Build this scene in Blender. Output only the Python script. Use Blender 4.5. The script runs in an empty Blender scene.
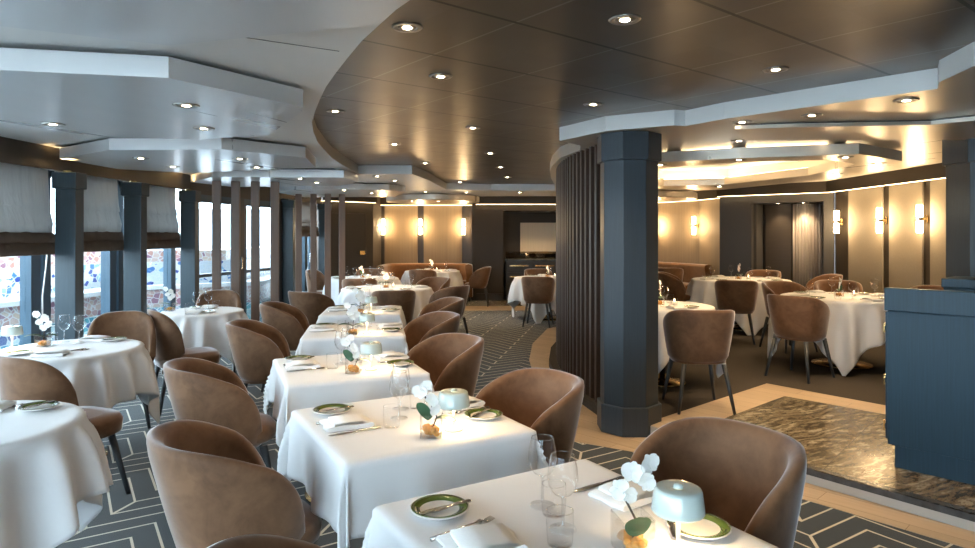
import bpy, bmesh, math, random
from mathutils import Vector, Matrix
random.seed(7)
S = bpy.context.scene
COL = S.collection
R = math.radians
PI = math.pi

# ------------------------------------------------------------------ camera, world, exposure
cam_d = bpy.data.cameras.new('camera')
cam_d.sensor_width = 36.0
cam_d.lens = 24.0
cam_d.shift_y = -39 / 975.0
cam_d.clip_end = 200
cam = bpy.data.objects.new('camera', cam_d)
cam.location = (0, 0, 1.5)
cam.rotation_euler = (R(90), 0, 0)
COL.objects.link(cam)
S.camera = cam
S.view_settings.view_transform = 'Standard'
S.view_settings.look = 'None'
S.view_settings.gamma = 1
S.view_settings.exposure = 1.08
S.view_settings.use_curve_mapping = False
try:
    S.cycles.use_denoising = True
    S.cycles.max_bounces = 8
    S.cycles.diffuse_bounces = 4
    S.cycles.transparent_max_bounces = 24
    S.cycles.caustics_reflective = False
    S.cycles.caustics_refractive = False
    S.cycles.sample_clamp_indirect = 6
except Exception:
    pass
W = bpy.data.worlds.new('world')
S.world = W
W.use_nodes = True
bg = W.node_tree.nodes['Background']
bg.inputs['Color'].default_value = (0.77, 0.895, 1.0, 1)
bg.inputs['Strength'].default_value = 7.5
sun_d = bpy.data.lights.new('sun', 'SUN'); sun_d.energy = 5.0; sun_d.angle = R(2); sun_d.color = (1, .97, .92)
sun = bpy.data.objects.new('sun', sun_d); sun.rotation_euler = (R(18), R(-38), 0) ; COL.objects.link(sun)
sun.rotation_euler = (Vector((-.62, .25, -.74))).to_track_quat('-Z', 'Y').to_euler()
SPOT_W = 17.0
LAMP_W = 1.1
SCONCE_E = 16.0
COVE_E = 8.0

# ------------------------------------------------------------------ materials
def nm(name):
    m = bpy.data.materials.new(name)
    m.use_nodes = True
    nt = m.node_tree
    return m, nt, nt.nodes['Principled BSDF']

def sset(b, **k):
    names = dict(col='Base Color', rough='Roughness', metal='Metallic', spec='Specular IOR Level', sheen='Sheen Weight',
                 coat='Coat Weight', trans='Transmission Weight', ior='IOR', aniso='Anisotropic', sub='Subsurface Weight',
                 shr='Sheen Roughness', es='Emission Strength', ec='Emission Color', alpha='Alpha')
    for a, v in k.items():
        if isinstance(v, tuple) and len(v) == 3:
            v = (*v, 1)
        b.inputs[names[a]].default_value = v

class G:
    """tiny node helper"""
    def __init__(s, nt): s.nt = nt; s.l = nt.links
    def n(s, t, **k):
        x = s.nt.nodes.new(t)
        for a, v in k.items(): setattr(x, a, v)
        return x
    def set(s, sock, v):
        if hasattr(v, 'links'): s.l.new(v, sock)
        else: sock.default_value = v
    def m(s, op, a, b=None, c=None):
        x = s.n('ShaderNodeMath', operation=op)
        s.set(x.inputs[0], a)
        if b is not None: s.set(x.inputs[1], b)
        if c is not None: s.set(x.inputs[2], c)
        return x.outputs[0]
    def mix(s, f, a, b):
        x = s.n('ShaderNodeMix', data_type='RGBA')
        s.set(x.inputs[0], f)
        for sock, v in ((x.inputs[6], a), (x.inputs[7], b)):
            s.set(sock, (*v, 1) if isinstance(v, tuple) and len(v) == 3 else v)
        return x.outputs[2]
    def pos(s):
        return s.n('ShaderNodeNewGeometry').outputs['Position']
    def obj(s):
        return s.n('ShaderNodeTexCoord').outputs['Object']
    def mapv(s, v, scale=(1, 1, 1), rot=(0, 0, 0), loc=(0, 0, 0)):
        x = s.n('ShaderNodeMapping')
        s.l.new(v, x.inputs[0])
        x.inputs['Scale'].default_value = scale
        x.inputs['Rotation'].default_value = rot
        x.inputs['Location'].default_value = loc
        return x.outputs[0]
    def noise(s, v, scale, detail=3, rough=.5, dist=0):
        x = s.n('ShaderNodeTexNoise')
        s.l.new(v, x.inputs['Vector'])
        x.inputs['Scale'].default_value = scale
        x.inputs['Detail'].default_value = detail
        x.inputs['Roughness'].default_value = rough
        x.inputs['Distortion'].default_value = dist
        return x.outputs[0]
    def sep(s, v):
        x = s.n('ShaderNodeSeparateXYZ'); s.l.new(v, x.inputs[0]); return x.outputs
    def comb(s, a, b, c=0.0):
        x = s.n('ShaderNodeCombineXYZ'); s.set(x.inputs[0], a); s.set(x.inputs[1], b); s.set(x.inputs[2], c); return x.outputs[0]
    def bump(s, h, strength=.2, dist=.01):
        x = s.n('ShaderNodeBump'); s.set(x.inputs['Height'], h)
        x.inputs['Strength'].default_value = strength; x.inputs['Distance'].default_value = dist
        return x.outputs[0]
    def ramp(s, f, stops):
        x = s.n('ShaderNodeValToRGB'); s.set(x.inputs[0], f)
        cr = x.color_ramp
        while len(cr.elements) < len(stops): cr.elements.new(.5)
        for e, (p, c) in zip(cr.elements, stops):
            e.position = p; e.color = (*c, 1)
        return x.outputs[0]

def hexc(h):
    h = h.lstrip('#')
    out = []
    for i in (0, 2, 4):
        c = int(h[i:i+2], 16) / 255
        out.append(c / 12.92 if c <= .04045 else ((c + .055) / 1.055) ** 2.4)
    return tuple(out)

def plain(name, col, rough=.5, metal=0, spec=.5, nscale=0, namt=.15, bump=0, bscale=200, **k):
    m, nt, b = nm(name)
    sset(b, col=col, rough=rough, metal=metal, spec=spec, **k)
    g = G(nt)
    if nscale:
        f = g.noise(g.obj(), nscale, 4, .6)
        lo = tuple(c * (1 - namt) for c in col); hi = tuple(min(1, c * (1 + namt)) for c in col)
        g.l.new(g.mix(f, lo, hi), b.inputs['Base Color'])
    if bump:
        g.l.new(g.bump(g.noise(g.obj(), bscale, 3), bump, .002), b.inputs['Normal'])
    return m

def emit(name, col, strength):
    m, nt, b = nm(name)
    sset(b, col=(0, 0, 0), ec=col, es=strength)
    return m

M = {}
M['white_paint'] = plain('white_paint', (.74, .71, .66), .5, nscale=1.5, namt=.03)
M['fascia'] = plain('fascia_paint', (.74, .73, .71), .45, nscale=1.5, namt=.03)

def brushed(name, col, metal, rough, sc, amt, ang):
    m, nt, b = nm(name)
    sset(b, col=col, rough=rough, metal=metal, spec=.6)
    g = G(nt)
    v = g.mapv(g.pos(), rot=(0, 0, R(ang)))
    v2 = g.mapv(v, scale=(sc, sc * .06, 1))
    n1 = g.noise(v2, 1, 4, .6)
    g.l.new(g.bump(n1, amt, .01), b.inputs['Normal'])
    f = g.noise(g.mapv(v, scale=(6, .5, 1)), 1, 3)
    g.l.new(g.m('ADD', g.m('MULTIPLY', f, .14), rough - .07), b.inputs['Roughness'])
    return m
M['cloud'] = brushed('satin_ceiling_panel', (.66, .66, .66), .35, .30, 9, .06, 20)
M['warm_cloud'] = brushed('warm_ceiling_panel', (.66, .59, .50), .4, .30, 9, .06, -20)

def tile_mat():
    m, nt, b = nm('dark_ceiling_tiles')
    g = G(nt)
    p = g.pos()
    x, y, z = g.sep(p)
    a = R(38.5)
    ca, sa = math.cos(a), math.sin(a)
    dx = g.m('SUBTRACT', x, .598); dy = g.m('SUBTRACT', y, 3.075)
    u = g.m('ADD', g.m('MULTIPLY', dx, ca), g.m('MULTIPLY', dy, sa))
    v = g.m('SUBTRACT', g.m('MULTIPLY', dy, ca), g.m('MULTIPLY', dx, sa))
    L = .615
    fu = g.m('FRACT', g.m('ADD', g.m('DIVIDE', u, L), 50.5))
    fv = g.m('FRACT', g.m('ADD', g.m('DIVIDE', v, L), 50.5))
    du = g.m('ABSOLUTE', g.m('SUBTRACT', fu, .5))
    dv = g.m('ABSOLUTE', g.m('SUBTRACT', fv, .5))
    lu = g.m('LESS_THAN', du, .009)
    lv = g.m('LESS_THAN', dv, .014)
    # each tile keeps its own tint
    iu = g.m('FLOOR', g.m('ADD', g.m('DIVIDE', u, L), 50.5)); iv = g.m('FLOOR', g.m('ADD', g.m('DIVIDE', v, L), 50.5))
    wn = g.n('ShaderNodeTexWhiteNoise'); g.l.new(g.comb(iu, iv), wn.inputs['Vector'])
    base = g.mix(wn.outputs['Value'], (.165, .145, .120), (.195, .172, .145))
    c1 = g.mix(lu, base, (.30, .29, .27))
    c2 = g.mix(lv, c1, (.012, .011, .010))
    g.l.new(c2, b.inputs['Base Color'])
    sset(b, metal=.55, rough=.33, spec=.5)
    g.l.new(g.m('MULTIPLY', g.m('SUBTRACT', 1, lv), .55), b.inputs['Metallic'])
    f = g.noise(g.mapv(p, scale=(14, 1.2, 1), rot=(0, 0, R(12))), 1, 3)
    g.l.new(g.bump(f, .05, .01), b.inputs['Normal'])
    g.l.new(g.m('ADD', g.m('MULTIPLY', g.noise(p, 3, 3), .12), .26), b.inputs['Roughness'])
    return m
M['tile'] = tile_mat()

def carpet_mat():
    m, nt, b = nm('patterned_carpet')
    g = G(nt)
    p = g.mapv(g.pos(), rot=(0, 0, R(12)))
    x, y, z = g.sep(p)
    w = .30          # column width
    pitch = .17     # line pitch
    xs = g.m('ADD', g.m('DIVIDE', x, w), 100.0)
    col = g.m('FLOOR', xs)
    fx = g.m('FRACT', xs)
    par = g.m('MODULO', col, 2.0)
    # zigzag: slope alternates between columns
    tri = g.m('SUBTRACT', g.m('MULTIPLY', par, g.m('SUBTRACT', 1.0, g.m('MULTIPLY', fx, 2.0))), g.m('MULTIPLY', g.m('SUBTRACT', 1.0, par), g.m('SUBTRACT', 1.0, g.m('MULTIPLY', fx, 2.0))))
    yy = g.m('ADD', y, g.m('MULTIPLY', tri, .15))
    ys = g.m('ADD', g.m('DIVIDE', yy, pitch), 200.0)
    row = g.m('FLOOR', ys)
    fy = g.m('FRACT', ys)
    l1 = g.m('LESS_THAN', g.m('ABSOLUTE', g.m('SUBTRACT', fy, .5)), .052)
    # staggered joints: in alternating bands the joint sits at one or the other column edge
    row2 = g.m('FLOOR', g.m('ADD', ys, .5))
    odd = g.m('MODULO', row2, 2.0)
    edge = g.m('LESS_THAN', fx, .028)
    edge2 = g.m('GREATER_THAN', fx, .972)
    l2 = g.m('MULTIPLY', g.m('MULTIPLY', g.m('MAXIMUM', g.m('MULTIPLY', edge, par), g.m('MULTIPLY', edge2, g.m('SUBTRACT', 1.0, par))), 1.0), odd)
    line = g.m('MAXIMUM', l1, l2)
    n = g.noise(g.pos(), 240, 2)
    base = g.mix(n, (.026, .031, .033), (.062, .074, .080))
    lc = g.mix(n, (.50, .46, .38), (.72, .67, .55))
    g.l.new(g.mix(line, base, lc), b.inputs['Base Color'])
    sset(b, rough=.95, spec=.1, sheen=.2)
    g.l.new(g.bump(n, .5, .003), b.inputs['Normal'])
    return m
M['carpet'] = carpet_mat()
M['brown_carpet'] = plain('plain_brown_carpet', (.070, .060, .050), .95, spec=.1, nscale=60, namt=.35, bump=.5, bscale=300)

def wood_floor():
    m, nt, b = nm('oak_floor')
    g = G(nt)
    p = g.mapv(g.pos(), rot=(0, 0, R(46)))
    br = g.n('ShaderNodeTexBrick')
    g.l.new(p, br.inputs['Vector'])
    br.inputs['Scale'].default_value = 1
    br.inputs['Brick Width'].default_value = .9
    br.inputs['Row Height'].default_value = .15
    br.inputs['Mortar Size'].default_value = .0015
    br.inputs['Color1'].default_value = (.52, .40, .27, 1)
    br.inputs['Color2'].default_value = (.62, .48, .33, 1)
    br.inputs['Mortar'].default_value = (.18, .12, .07, 1)
    gr = g.noise(g.mapv(p, scale=(2.5, 38, 1)), 1, 5, .6, .6)
    c = g.mix(g.m('MULTIPLY', gr, .5), br.outputs[0], (.27, .19, .115))
    g.l.new(c, b.inputs['Base Color'])
    sset(b, rough=.42, spec=.4)
    return m
M['oak'] = wood_floor()

def marble():
    m, nt, b = nm('brown_marble')
    g = G(nt)
    p = g.mapv(g.pos(), rot=(0, 0, R(-28)))
    w = g.n('ShaderNodeTexWave', wave_type='BANDS', bands_direction='Y')
    g.l.new(g.mapv(p, scale=(1, 2.2, 1)), w.inputs['Vector'])
    w.inputs['Scale'].default_value = 1.3
    w.inputs['Distortion'].default_value = 22
    w.inputs['Detail'].default_value = 7
    w.inputs['Detail Scale'].default_value = 1.3
    w.inputs['Detail Roughness'].default_value = .68
    n = g.noise(g.mapv(p, scale=(1.1, 4, 1)), 1.15, 9, .72, 3.0)
    f = g.m('ADD', g.m('MULTIPLY', w.outputs['Fac'], .25), g.m('MULTIPLY', n, .8))
    c = g.ramp(f, [(.36, (.05, .042, .028)), (.45, (.12, .10, .065)), (.52, (.22, .18, .12)), (.58, (.10, .082, .055)), (.68, (.34, .30, .22))])
    v = g.sep(g.mapv(g.pos(), rot=(0, 0, R(-48.3)), loc=(0, 0, 0)))
    j = g.m('LESS_THAN', g.m('ABSOLUTE', g.m('SUBTRACT', g.m('FRACT', g.m('ADD', g.m('DIVIDE', v[1], .95), 20.35)), .5)), .003)
    g.l.new(g.mix(j, c, (.02, .017, .012)), b.inputs['Base Color'])
    sset(b, rough=.22, spec=.5)
    return m
M['marble'] = marble()
M['dark_marble'] = plain('dark_marble_edge', (.07, .075, .078), .2, nscale=14, namt=.8)
M['riser'] = plain('riser_metal', (.55, .52, .47), .35, .2)

def grainy(name, col, rough=.5, sc=(60, 60, 2), amt=.35, bump=.15, spec=.4, metal=0):
    m, nt, b = nm(name)
    g = G(nt)
    n = g.noise(g.mapv(g.obj(), scale=sc), 1, 4, .6)
    lo = tuple(c * (1 - amt) for c in col); hi = tuple(c * (1 + amt) for c in col)
    g.l.new(g.mix(n, lo, hi), b.inputs['Base Color'])
    sset(b, rough=rough, spec=spec, metal=metal)
    if bump: g.l.new(g.bump(n, bump, .002), b.inputs['Normal'])
    return m
M['slate'] = grainy('slate_blue_wood', (.040, .052, .064), .40, (110, 110, 4), .25)
M['post'] = grainy('post_blue_grey', (.040, .058, .070), .40, (60, 60, 3), .2)
M['navy'] = grainy('navy_cabinet_wood', (.020, .050, .076), .38, (120, 120, 3), .35)
M['pole'] = grainy('walnut_pole', (.17, .105, .075), .42, (50, 50, 2), .3)
M['slat'] = grainy('dark_slat_wood', (.060, .036, .026), .42, (50, 50, 2), .3)
M['slat_back'] = grainy('slat_backing', (.022, .015, .012), .6, (50, 50, 2), .3)
M['header'] = grainy('header_brown', (.042, .034, .027), .5, (3, 3, 50), .2)
M['dark_wall'] = grainy('dark_textile_wall', (.056, .046, .037), .7, (160, 160, 90), .35, .3)
M['dark_wall_r'] = grainy('grey_textile_wall', (.060, .058, .058), .65, (160, 160, 90), .3, .3)
M['gold_panel'] = grainy('ribbed_gold_fabric', (.27, .205, .135), .65, (55, 55, .4), .22, .3)
M['cream_panel'] = grainy('woven_taupe_fabric', (.31, .265, .205), .7, (90, 90, 60), .15, .2)
M['strip'] = grainy('dark_bronze_strip', (.055, .042, .030), .4, (50, 50, 2), .2)
M['gold_frame'] = plain('warm_bronze', (.30, .20, .10), .35, .7)
M['beige_panel'] = grainy('beige_ribbed_panel', (.66, .57, .44), .6, (45, 45, .5), .12, .2)
M['curtain'] = grainy('grey_curtain', (.27, .24, .22), .8, (40, 40, .5), .2, .2)
M['frame'] = grainy('window_frame_blue', (.045, .085, .120), .4, (40, 40, 3), .15)
M['door_frame'] = plain('door_frame_dark', (.020, .026, .032), .4)
M['brass'] = plain('brass', (.75, .52, .24), .22, 1.0)
M['steel'] = plain('steel', (.62, .60, .57), .2, 1.0)
M['chrome_ring'] = plain('downlight_ring', (.50, .48, .46), .3, .9)
M['leg'] = plain('charcoal_leg', (.040, .046, .052), .45, nscale=20, namt=.2)
M['black'] = plain('black_metal', (.012, .012, .013), .4)
M['ceramic'] = plain('white_porcelain', (.82, .80, .76), .18, coat=.4)
M['green_rim'] = plain('olive_green_glaze', (.085, .125, .022), .2, coat=.4)
M['petal'] = plain('orchid_petal', (.90, .88, .82), .5, nscale=30, namt=.05, sub=.1)
M['leaf'] = plain('orchid_leaf', (.022, .085, .028), .35, nscale=18, namt=.3)
M['stem'] = plain('orchid_stem', (.055, .040, .030), .6)
M['bark'] = plain('amber_bark', (.55, .25, .05), .6, nscale=60, namt=.5, bump=.6, bscale=60)
M['shade_glass'] = plain('pale_green_lamp_shade', (.60, .68, .64), .22, nscale=3, namt=.04, coat=.5)
M['lamp_white'] = plain('lamp_white', (.80, .79, .75), .35)

def velvet(name, col, dark):
    m, nt, b = nm(name)
    g = G(nt)
    n = g.noise(g.obj(), 5.5, 5, .62, .6)
    n2 = g.noise(g.obj(), 26, 4, .6)
    f = g.m('ADD', g.m('MULTIPLY', n, .75), g.m('MULTIPLY', n2, .25))
    g.l.new(g.ramp(f, [(.33, dark), (.62, col)]), b.inputs['Base Color'])
    sset(b, rough=.66, spec=.25, sheen=1.0, shr=.34)
    b.inputs['Sheen Tint'].default_value = (.97, .95, .96, 1)
    g.l.new(g.bump(g.noise(g.obj(), 300, 2), .15, .001), b.inputs['Normal'])
    return m
M['velvet'] = velvet('brown_velvet', (.215, .112, .058), (.115, .056, .028))
M['banquette'] = velvet('tan_leather', (.26, .125, .05), (.18, .085, .035))

def cloth_mat():
    m, nt, b = nm('white_linen')
    g = G(nt)
    n = g.noise(g.obj(), 3.5, 4, .55)
    g.l.new(g.mix(n, (.78, .78, .79), (.86, .86, .86)), b.inputs['Base Color'])
    sset(b, rough=.75, spec=.25, sheen=.15)
    wv = g.noise(g.mapv(g.obj(), scale=(7, 7, 5)), 1, 4, .5, .5)
    g.l.new(g.bump(wv, .25, .012), b.inputs['Normal'])
    return m
M['linen'] = cloth_mat()
M['napkin'] = plain('napkin_linen', (.84, .83, .81), .8, nscale=12, namt=.05, bump=.2, bscale=120)

def glass_mat(name, tint, fac_lo, rough=.02, edge=1.0):
    m = bpy.data.materials.new(name); m.use_nodes = True
    nt = m.node_tree; nt.nodes.clear(); g = G(nt)
    out = g.n('ShaderNodeOutputMaterial')
    tr = g.n('ShaderNodeBsdfTransparent'); tr.inputs[0].default_value = (*tint, 1)
    gl = g.n('ShaderNodeBsdfGlossy'); gl.inputs['Roughness'].default_value = rough
    lw = g.n('ShaderNodeLayerWeight'); lw.inputs['Blend'].default_value = .5
    f = g.m('ADD', g.m('MULTIPLY', g.m('POWER', lw.outputs['Facing'], 3.0), edge), fac_lo)
    f = g.m('MINIMUM', f, .85)
    mx = g.n('ShaderNodeMixShader')
    g.l.new(f, mx.inputs[0]); g.l.new(tr.outputs[0], mx.inputs[1]); g.l.new(gl.outputs[0], mx.inputs[2])
    g.l.new(mx.outputs[0], out.inputs[0])
    return m
M['glass'] = glass_mat('clear_glass', (.997, .998, .998), .025, .03, .9)
M['pane'] = glass_mat('window_glass', (.90, .95, .97), .01, .02, .35)
M['splash'] = glass_mat('smoked_glass', (.55, .50, .42), .05, .05, .6)
M['bulb'] = emit('downlight_glow', (1.0, .80, .52), 30.0)
M['recess'] = emit('recess_led', (1.0, .74, .42), 22.0)
M['sconce'] = emit('sconce_glow', (1.0, .74, .42), SCONCE_E)
M['cove'] = emit('cove_led', (1.0, .70, .36), COVE_E)
M['lamp_glow'] = emit('table_lamp_glow', (1.0, .72, .40), 14.0)

def blind_mat(name, col):
    m, nt, b = nm(name)
    g = G(nt)
    n = g.noise(g.mapv(g.obj(), scale=(9, 9, 1.0)), 1, 4, .6, .4)
    g.l.new(g.mix(n, tuple(c * .75 for c in col), tuple(c * 1.15 for c in col)), b.inputs['Base Color'])
    sset(b, rough=.9, spec=.1)
    g.l.new(g.bump(n, 1.0, .06), b.inputs['Normal'])
    tl = g.n('ShaderNodeBsdfTranslucent'); tl.inputs[0].default_value = (*[min(1, c * 1.5) for c in col], 1)
    mx = g.n('ShaderNodeMixShader'); mx.inputs[0].default_value = .33
    out = nt.nodes['Material Output']
    g.l.new(b.outputs[0], mx.inputs[1]); g.l.new(tl.outputs[0], mx.inputs[2]); g.l.new(mx.outputs[0], out.inputs[0])
    return m
M['blind'] = blind_mat('grey_blind_linen', (.36, .355, .345))
M['blind_band'] = blind_mat('brown_blind_band', (.135, .105, .085))

def mosaic(name, cols, scale, gap=(.34, .35, .35)):
    m, nt, b = nm(name)
    g = G(nt)
    p = g.pos()
    x, y, z = g.sep(p)
    q = g.comb(g.m('MULTIPLY', y, .8), g.m('MULTIPLY', z, 1.0), g.m('MULTIPLY', x, .8))
    vo = g.n('ShaderNodeTexVoronoi'); g.l.new(q, vo.inputs['Vector']); vo.inputs['Scale'].default_value = scale
    r = g.sep(vo.outputs['Color'])[0]
    stops = [(i / len(cols), c) for i, c in enumerate(cols)]
    rp = g.n('ShaderNodeValToRGB'); g.l.new(r, rp.inputs[0]); cr = rp.color_ramp; cr.interpolation = 'CONSTANT'
    while len(cr.elements) < len(stops): cr.elements.new(.5)
    for e, (pp, c) in zip(cr.elements, stops): e.position = pp; e.color = (*c, 1)
    ve = g.n('ShaderNodeTexVoronoi', feature='DISTANCE_TO_EDGE'); g.l.new(q, ve.inputs['Vector']); ve.inputs['Scale'].default_value = scale
    ln = g.m('LESS_THAN', ve.outputs['Distance'], .06)
    g.l.new(g.mix(ln, rp.outputs[0], gap), b.inputs['Base Color'])
    sset(b, rough=.3)
    return m
_w = (.30, .33, .36)
M['mos_blue'] = mosaic('blue_white_mosaic', [(.012, .035, .16), _w, _w, (.03, .10, .24), _w, (.12, .22, .32), _w, _w], 14)
M['mos_pink'] = mosaic('pink_mosaic', [(.25, .13, .11), (.30, .22, .19), (.26, .16, .16), (.16, .08, .11), (.31, .24, .19)], 14)
M['mos_teal'] = mosaic('teal_mosaic', [(.015, .12, .16), (.04, .19, .22), (.16, .28, .30), (.008, .04, .13), (.03, .15, .22), (.22, .30, .31)], 12)
M['mos_white'] = plain('white_ledge', (.38, .39, .39), .5, nscale=3, namt=.05)
M['ground_out'] = plain('pale_quay', (.62, .64, .66), .8, nscale=.5, namt=.1)

# ------------------------------------------------------------------ mesh helpers
class MB:
    def __init__(s): s.v = []; s.f = []; s.sm = []
    def add(s, vs, fs, smooth=False):
        o = len(s.v)
        s.v += [tuple(v) for v in vs]
        s.f += [tuple(i + o for i in f) for f in fs]
        s.sm += [smooth] * len(fs)
        return s
    def box(s, x0, x1, y0, y1, z0, z1, rot=0, org=(0, 0)):
        vs = [(x, y, z) for z in (z0, z1) for x, y in ((x0, y0), (x1, y0), (x1, y1), (x0, y1))]
        if rot:
            c, k = math.cos(rot), math.sin(rot)
            vs = [(org[0] + (x - org[0]) * c - (y - org[1]) * k, org[1] + (x - org[0]) * k + (y - org[1]) * c, z) for x, y, z in vs]
        return s.add(vs, [(3, 2, 1, 0), (4, 5, 6, 7), (0, 1, 5, 4), (1, 2, 6, 5), (2, 3, 7, 6), (3, 0, 4, 7)])
    def obox(s, p, q, t0, t1, z0, z1):
        """box along the ground line p->q, offset t0..t1 to its left"""
        dx, dy = q[0] - p[0], q[1] - p[1]; L = math.hypot(dx, dy); nx, ny = -dy / L, dx / L
        base = [(p[0] + nx * t0, p[1] + ny * t0), (q[0] + nx * t0, q[1] + ny * t0), (q[0] + nx * t1, q[1] + ny * t1), (p[0] + nx * t1, p[1] + ny * t1)]
        return s.prism(base, z0, z1)
    def prism(s, poly, z0, z1, smooth=False):
        a = sum(poly[i][0] * poly[(i + 1) % len(poly)][1] - poly[(i + 1) % len(poly)][0] * poly[i][1] for i in range(len(poly)))
        if a < 0: poly = poly[::-1]
        n = len(poly)
        s.add([(x, y, z0) for x, y in poly] + [(x, y, z1) for x, y in poly],
              [tuple(range(n))[::-1], tuple(range(n, 2 * n))] + [(i, (i + 1) % n, n + (i + 1) % n, n + i) for i in range(n)])
        return s
    def lathe(s, prof, n=24, c=(0, 0, 0), closed=False, smooth=True, caps=True):
        vs = []; fs = []
        for r, z in prof:
            for k in range(n):
                a = 2 * PI * k / n
                vs.append((c[0] + r * math.cos(a), c[1] + r * math.sin(a), c[2] + z))
        m = len(prof)
        for i in range(m - 1 if not closed else m):
            j = (i + 1) % m
            for k in range(n):
                l = (k + 1) % n
                fs.append((i * n + k, i * n + l, j * n + l, j * n + k))
        if not closed and caps:
            fs.append(tuple(range(n))[::-1]); fs.append(tuple(range((m - 1) * n, m * n)))
        return s.add(vs, fs, smooth)
    def tube(s, pts, rad, n=8, cap=True, smooth=True, sx=1.0):
        if not hasattr(rad, '__len__'): rad = [rad] * len(pts)
        pts = [Vector(p) for p in pts]
        vs = []
        for i, p in enumerate(pts):
            d = (pts[min(i + 1, len(pts) - 1)] - pts[max(i - 1, 0)]).normalized()
            up = Vector((0, 0, 1)) if abs(d.z) < .9 else Vector((1, 0, 0))
            a = d.cross(up).normalized(); b = d.cross(a).normalized()
            for k in range(n):
                t = 2 * PI * k / n
                vs.append(tuple(p + a * rad[i] * math.cos(t) * sx + b * rad[i] * math.sin(t)))
        fs = []
        for i in range(len(pts) - 1):
            for k in range(n):
                l = (k + 1) % n
                fs.append((i * n + k, i * n + l, (i + 1) * n + l, (i + 1) * n + k))
        if cap:
            fs.append(tuple(range(n))); fs.append(tuple(range((len(pts) - 1) * n, len(pts) * n))[::-1])
        return s.add(vs, fs, smooth)
    def grid(s, rows, closed_u=False, closed_v=False, smooth=True):
        nr = len(rows); nc = len(rows[0]); vs = [p for r in rows for p in r]; fs = []
        for i in range(nr if closed_v else nr - 1):
            for j in range(nc if closed_u else nc - 1):
                i2 = (i + 1) % nr; j2 = (j + 1) % nc
                fs.append((i * nc + j, i * nc + j2, i2 * nc + j2, i2 * nc + j))
        return s.add(vs, fs, smooth)
    def build(s, name, mat, parent=None, loc=None, bevel=0, seg=2):
        me = bpy.data.meshes.new(name)
        me.from_pydata(s.v, [], s.f)
        me.polygons.foreach_set('use_smooth', s.sm)
        bm = bmesh.new(); bm.from_mesh(me)
        big = [f for f in bm.faces if len(f.verts) > 6]
        if big: bmesh.ops.triangulate(bm, faces=big)
        bmesh.ops.recalc_face_normals(bm, faces=bm.faces)
        bm.to_mesh(me); bm.free()
        me.materials.append(mat)
        o = bpy.data.objects.new(name, me)
        COL.objects.link(o)
        if parent is not None: o.parent = parent
        if loc: o.location = loc
        if bevel:
            b = o.modifiers.new('bevel', 'BEVEL'); b.width = bevel; b.segments = seg; b.limit_method = 'ANGLE'; b.angle_limit = R(40)
        return o

def struct(name, mb, mat, parent=None, bevel=0):
    o = mb.build(name, mat, parent, bevel=bevel)
    if parent is None: o['kind'] = 'structure'
    return o
def sempty(name, loc=(0, 0, 0)):
    o = bpy.data.objects.new(name, None); COL.objects.link(o); o.location = loc; o['kind'] = 'structure'; o.empty_display_size = .1
    return o
def tag(o, label, cat, group=None):
    o['label'] = label; o['category'] = cat
    if group: o['group'] = group
    return o
def thing(name, label, cat, loc=(0, 0, 0), rz=0, group=None):
    o = bpy.data.objects.new(name, None); COL.objects.link(o)
    o.location = loc; o.rotation_euler = (0, 0, rz); o.empty_display_size = .1
    return tag(o, label, cat, group)
class Kind:
    """first call hands out the built thing itself, later calls copy it and its parts"""
    def __init__(s, maker): s.root = maker(); s.used = False
    def put(s, loc, rz, label, group=None):
        if not s.used:
            r = s.root; s.used = True
        else:
            r = s.root.copy(); COL.objects.link(r)
            for ch in s.kids(s.root):
                c = ch.copy(); COL.objects.link(c); c.parent = r
                for g2 in s.kids(ch):
                    d = g2.copy(); COL.objects.link(d); d.parent = c
        r.location = loc; r.rotation_euler = (0, 0, rz); r['label'] = label
        if group: r['group'] = group
        return r
    def kids(s, o):
        if not hasattr(s, '_k'): s._k = {}
        if o.name not in s._k: s._k[o.name] = list(o.children)
        return s._k[o.name]

# ================================================================== SETTING
HL, HD = 2.27, 2.38
PZ = .09
# ---- floors
struct('floor', MB().box(-4.3, 6.4, -3.8, 16.6, -.1, 0), M['carpet'])
edge = [(3.6, 1.6), (2.3, 3.1), (1.83, 3.64), (1.04, 4.47), (.64, 4.71), (.54, 5.3), (.49, 6.5), (.50, 7.8), (.62, 8.95), (.96, 10.4), (1.7, 11.2)]
struct('trim_1', MB().prism(edge + [(3.0, 11.5), (3.0, 8), (5.0, 3.0), (4.6, .5)], .0005, .004), M['oak'])
step = [(1.20, 4.84), (1.96, 3.90), (3.7, 1.74), (3.7, -3.6), (6.3, -3.6), (6.3, 15.6), (2.2, 15.6), (2.1, 11.1), (1.5, 10.1), (1.05, 9.2), (.80, 8.2), (.70, 7.4), (.69, 6.7), (.78, 6.0), (.92, 5.35)]
struct('floor', MB().prism(step, .0045, PZ - .006), M['brown_carpet'])
wood_q = [(1.20, 4.84), (1.33, 5.01), (2.66, 6.19), (3.30, 5.39), (5.68, 2.4), (5.68, -3.4), (3.7, -3.4), (3.7, 1.74), (1.96, 3.90)]
struct('trim_2', MB().prism(wood_q, PZ - .006, PZ - .003), M['oak'])
mar = [(1.43, 4.56), (1.865, 5.04), (2.6, 5.69), (3.12, 5.12), (5.1, 2.75), (4.6, .6), (3.7, 1.74), (1.96, 3.90)]
struct('trim_3', MB().prism(mar, PZ - .003, PZ), M['marble'])
nos = MB(); ris = MB()
nos.obox((1.40, 4.593), (3.7, 1.74), -.012, .06, PZ - .001, PZ + .002)
nos.obox((1.40, 4.593), (3.7, 1.74), -.014, 0, PZ - .034, PZ + .002)
struct('trim_4', nos, M['dark_marble'])
ris.obox((1.205, 4.834), (3.7, 1.74), -.006, .0, .004, PZ - .034)
ris.obox((1.205, 4.834), (1.40, 4.593), -.006, .0, PZ - .034, PZ - .006)
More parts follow.
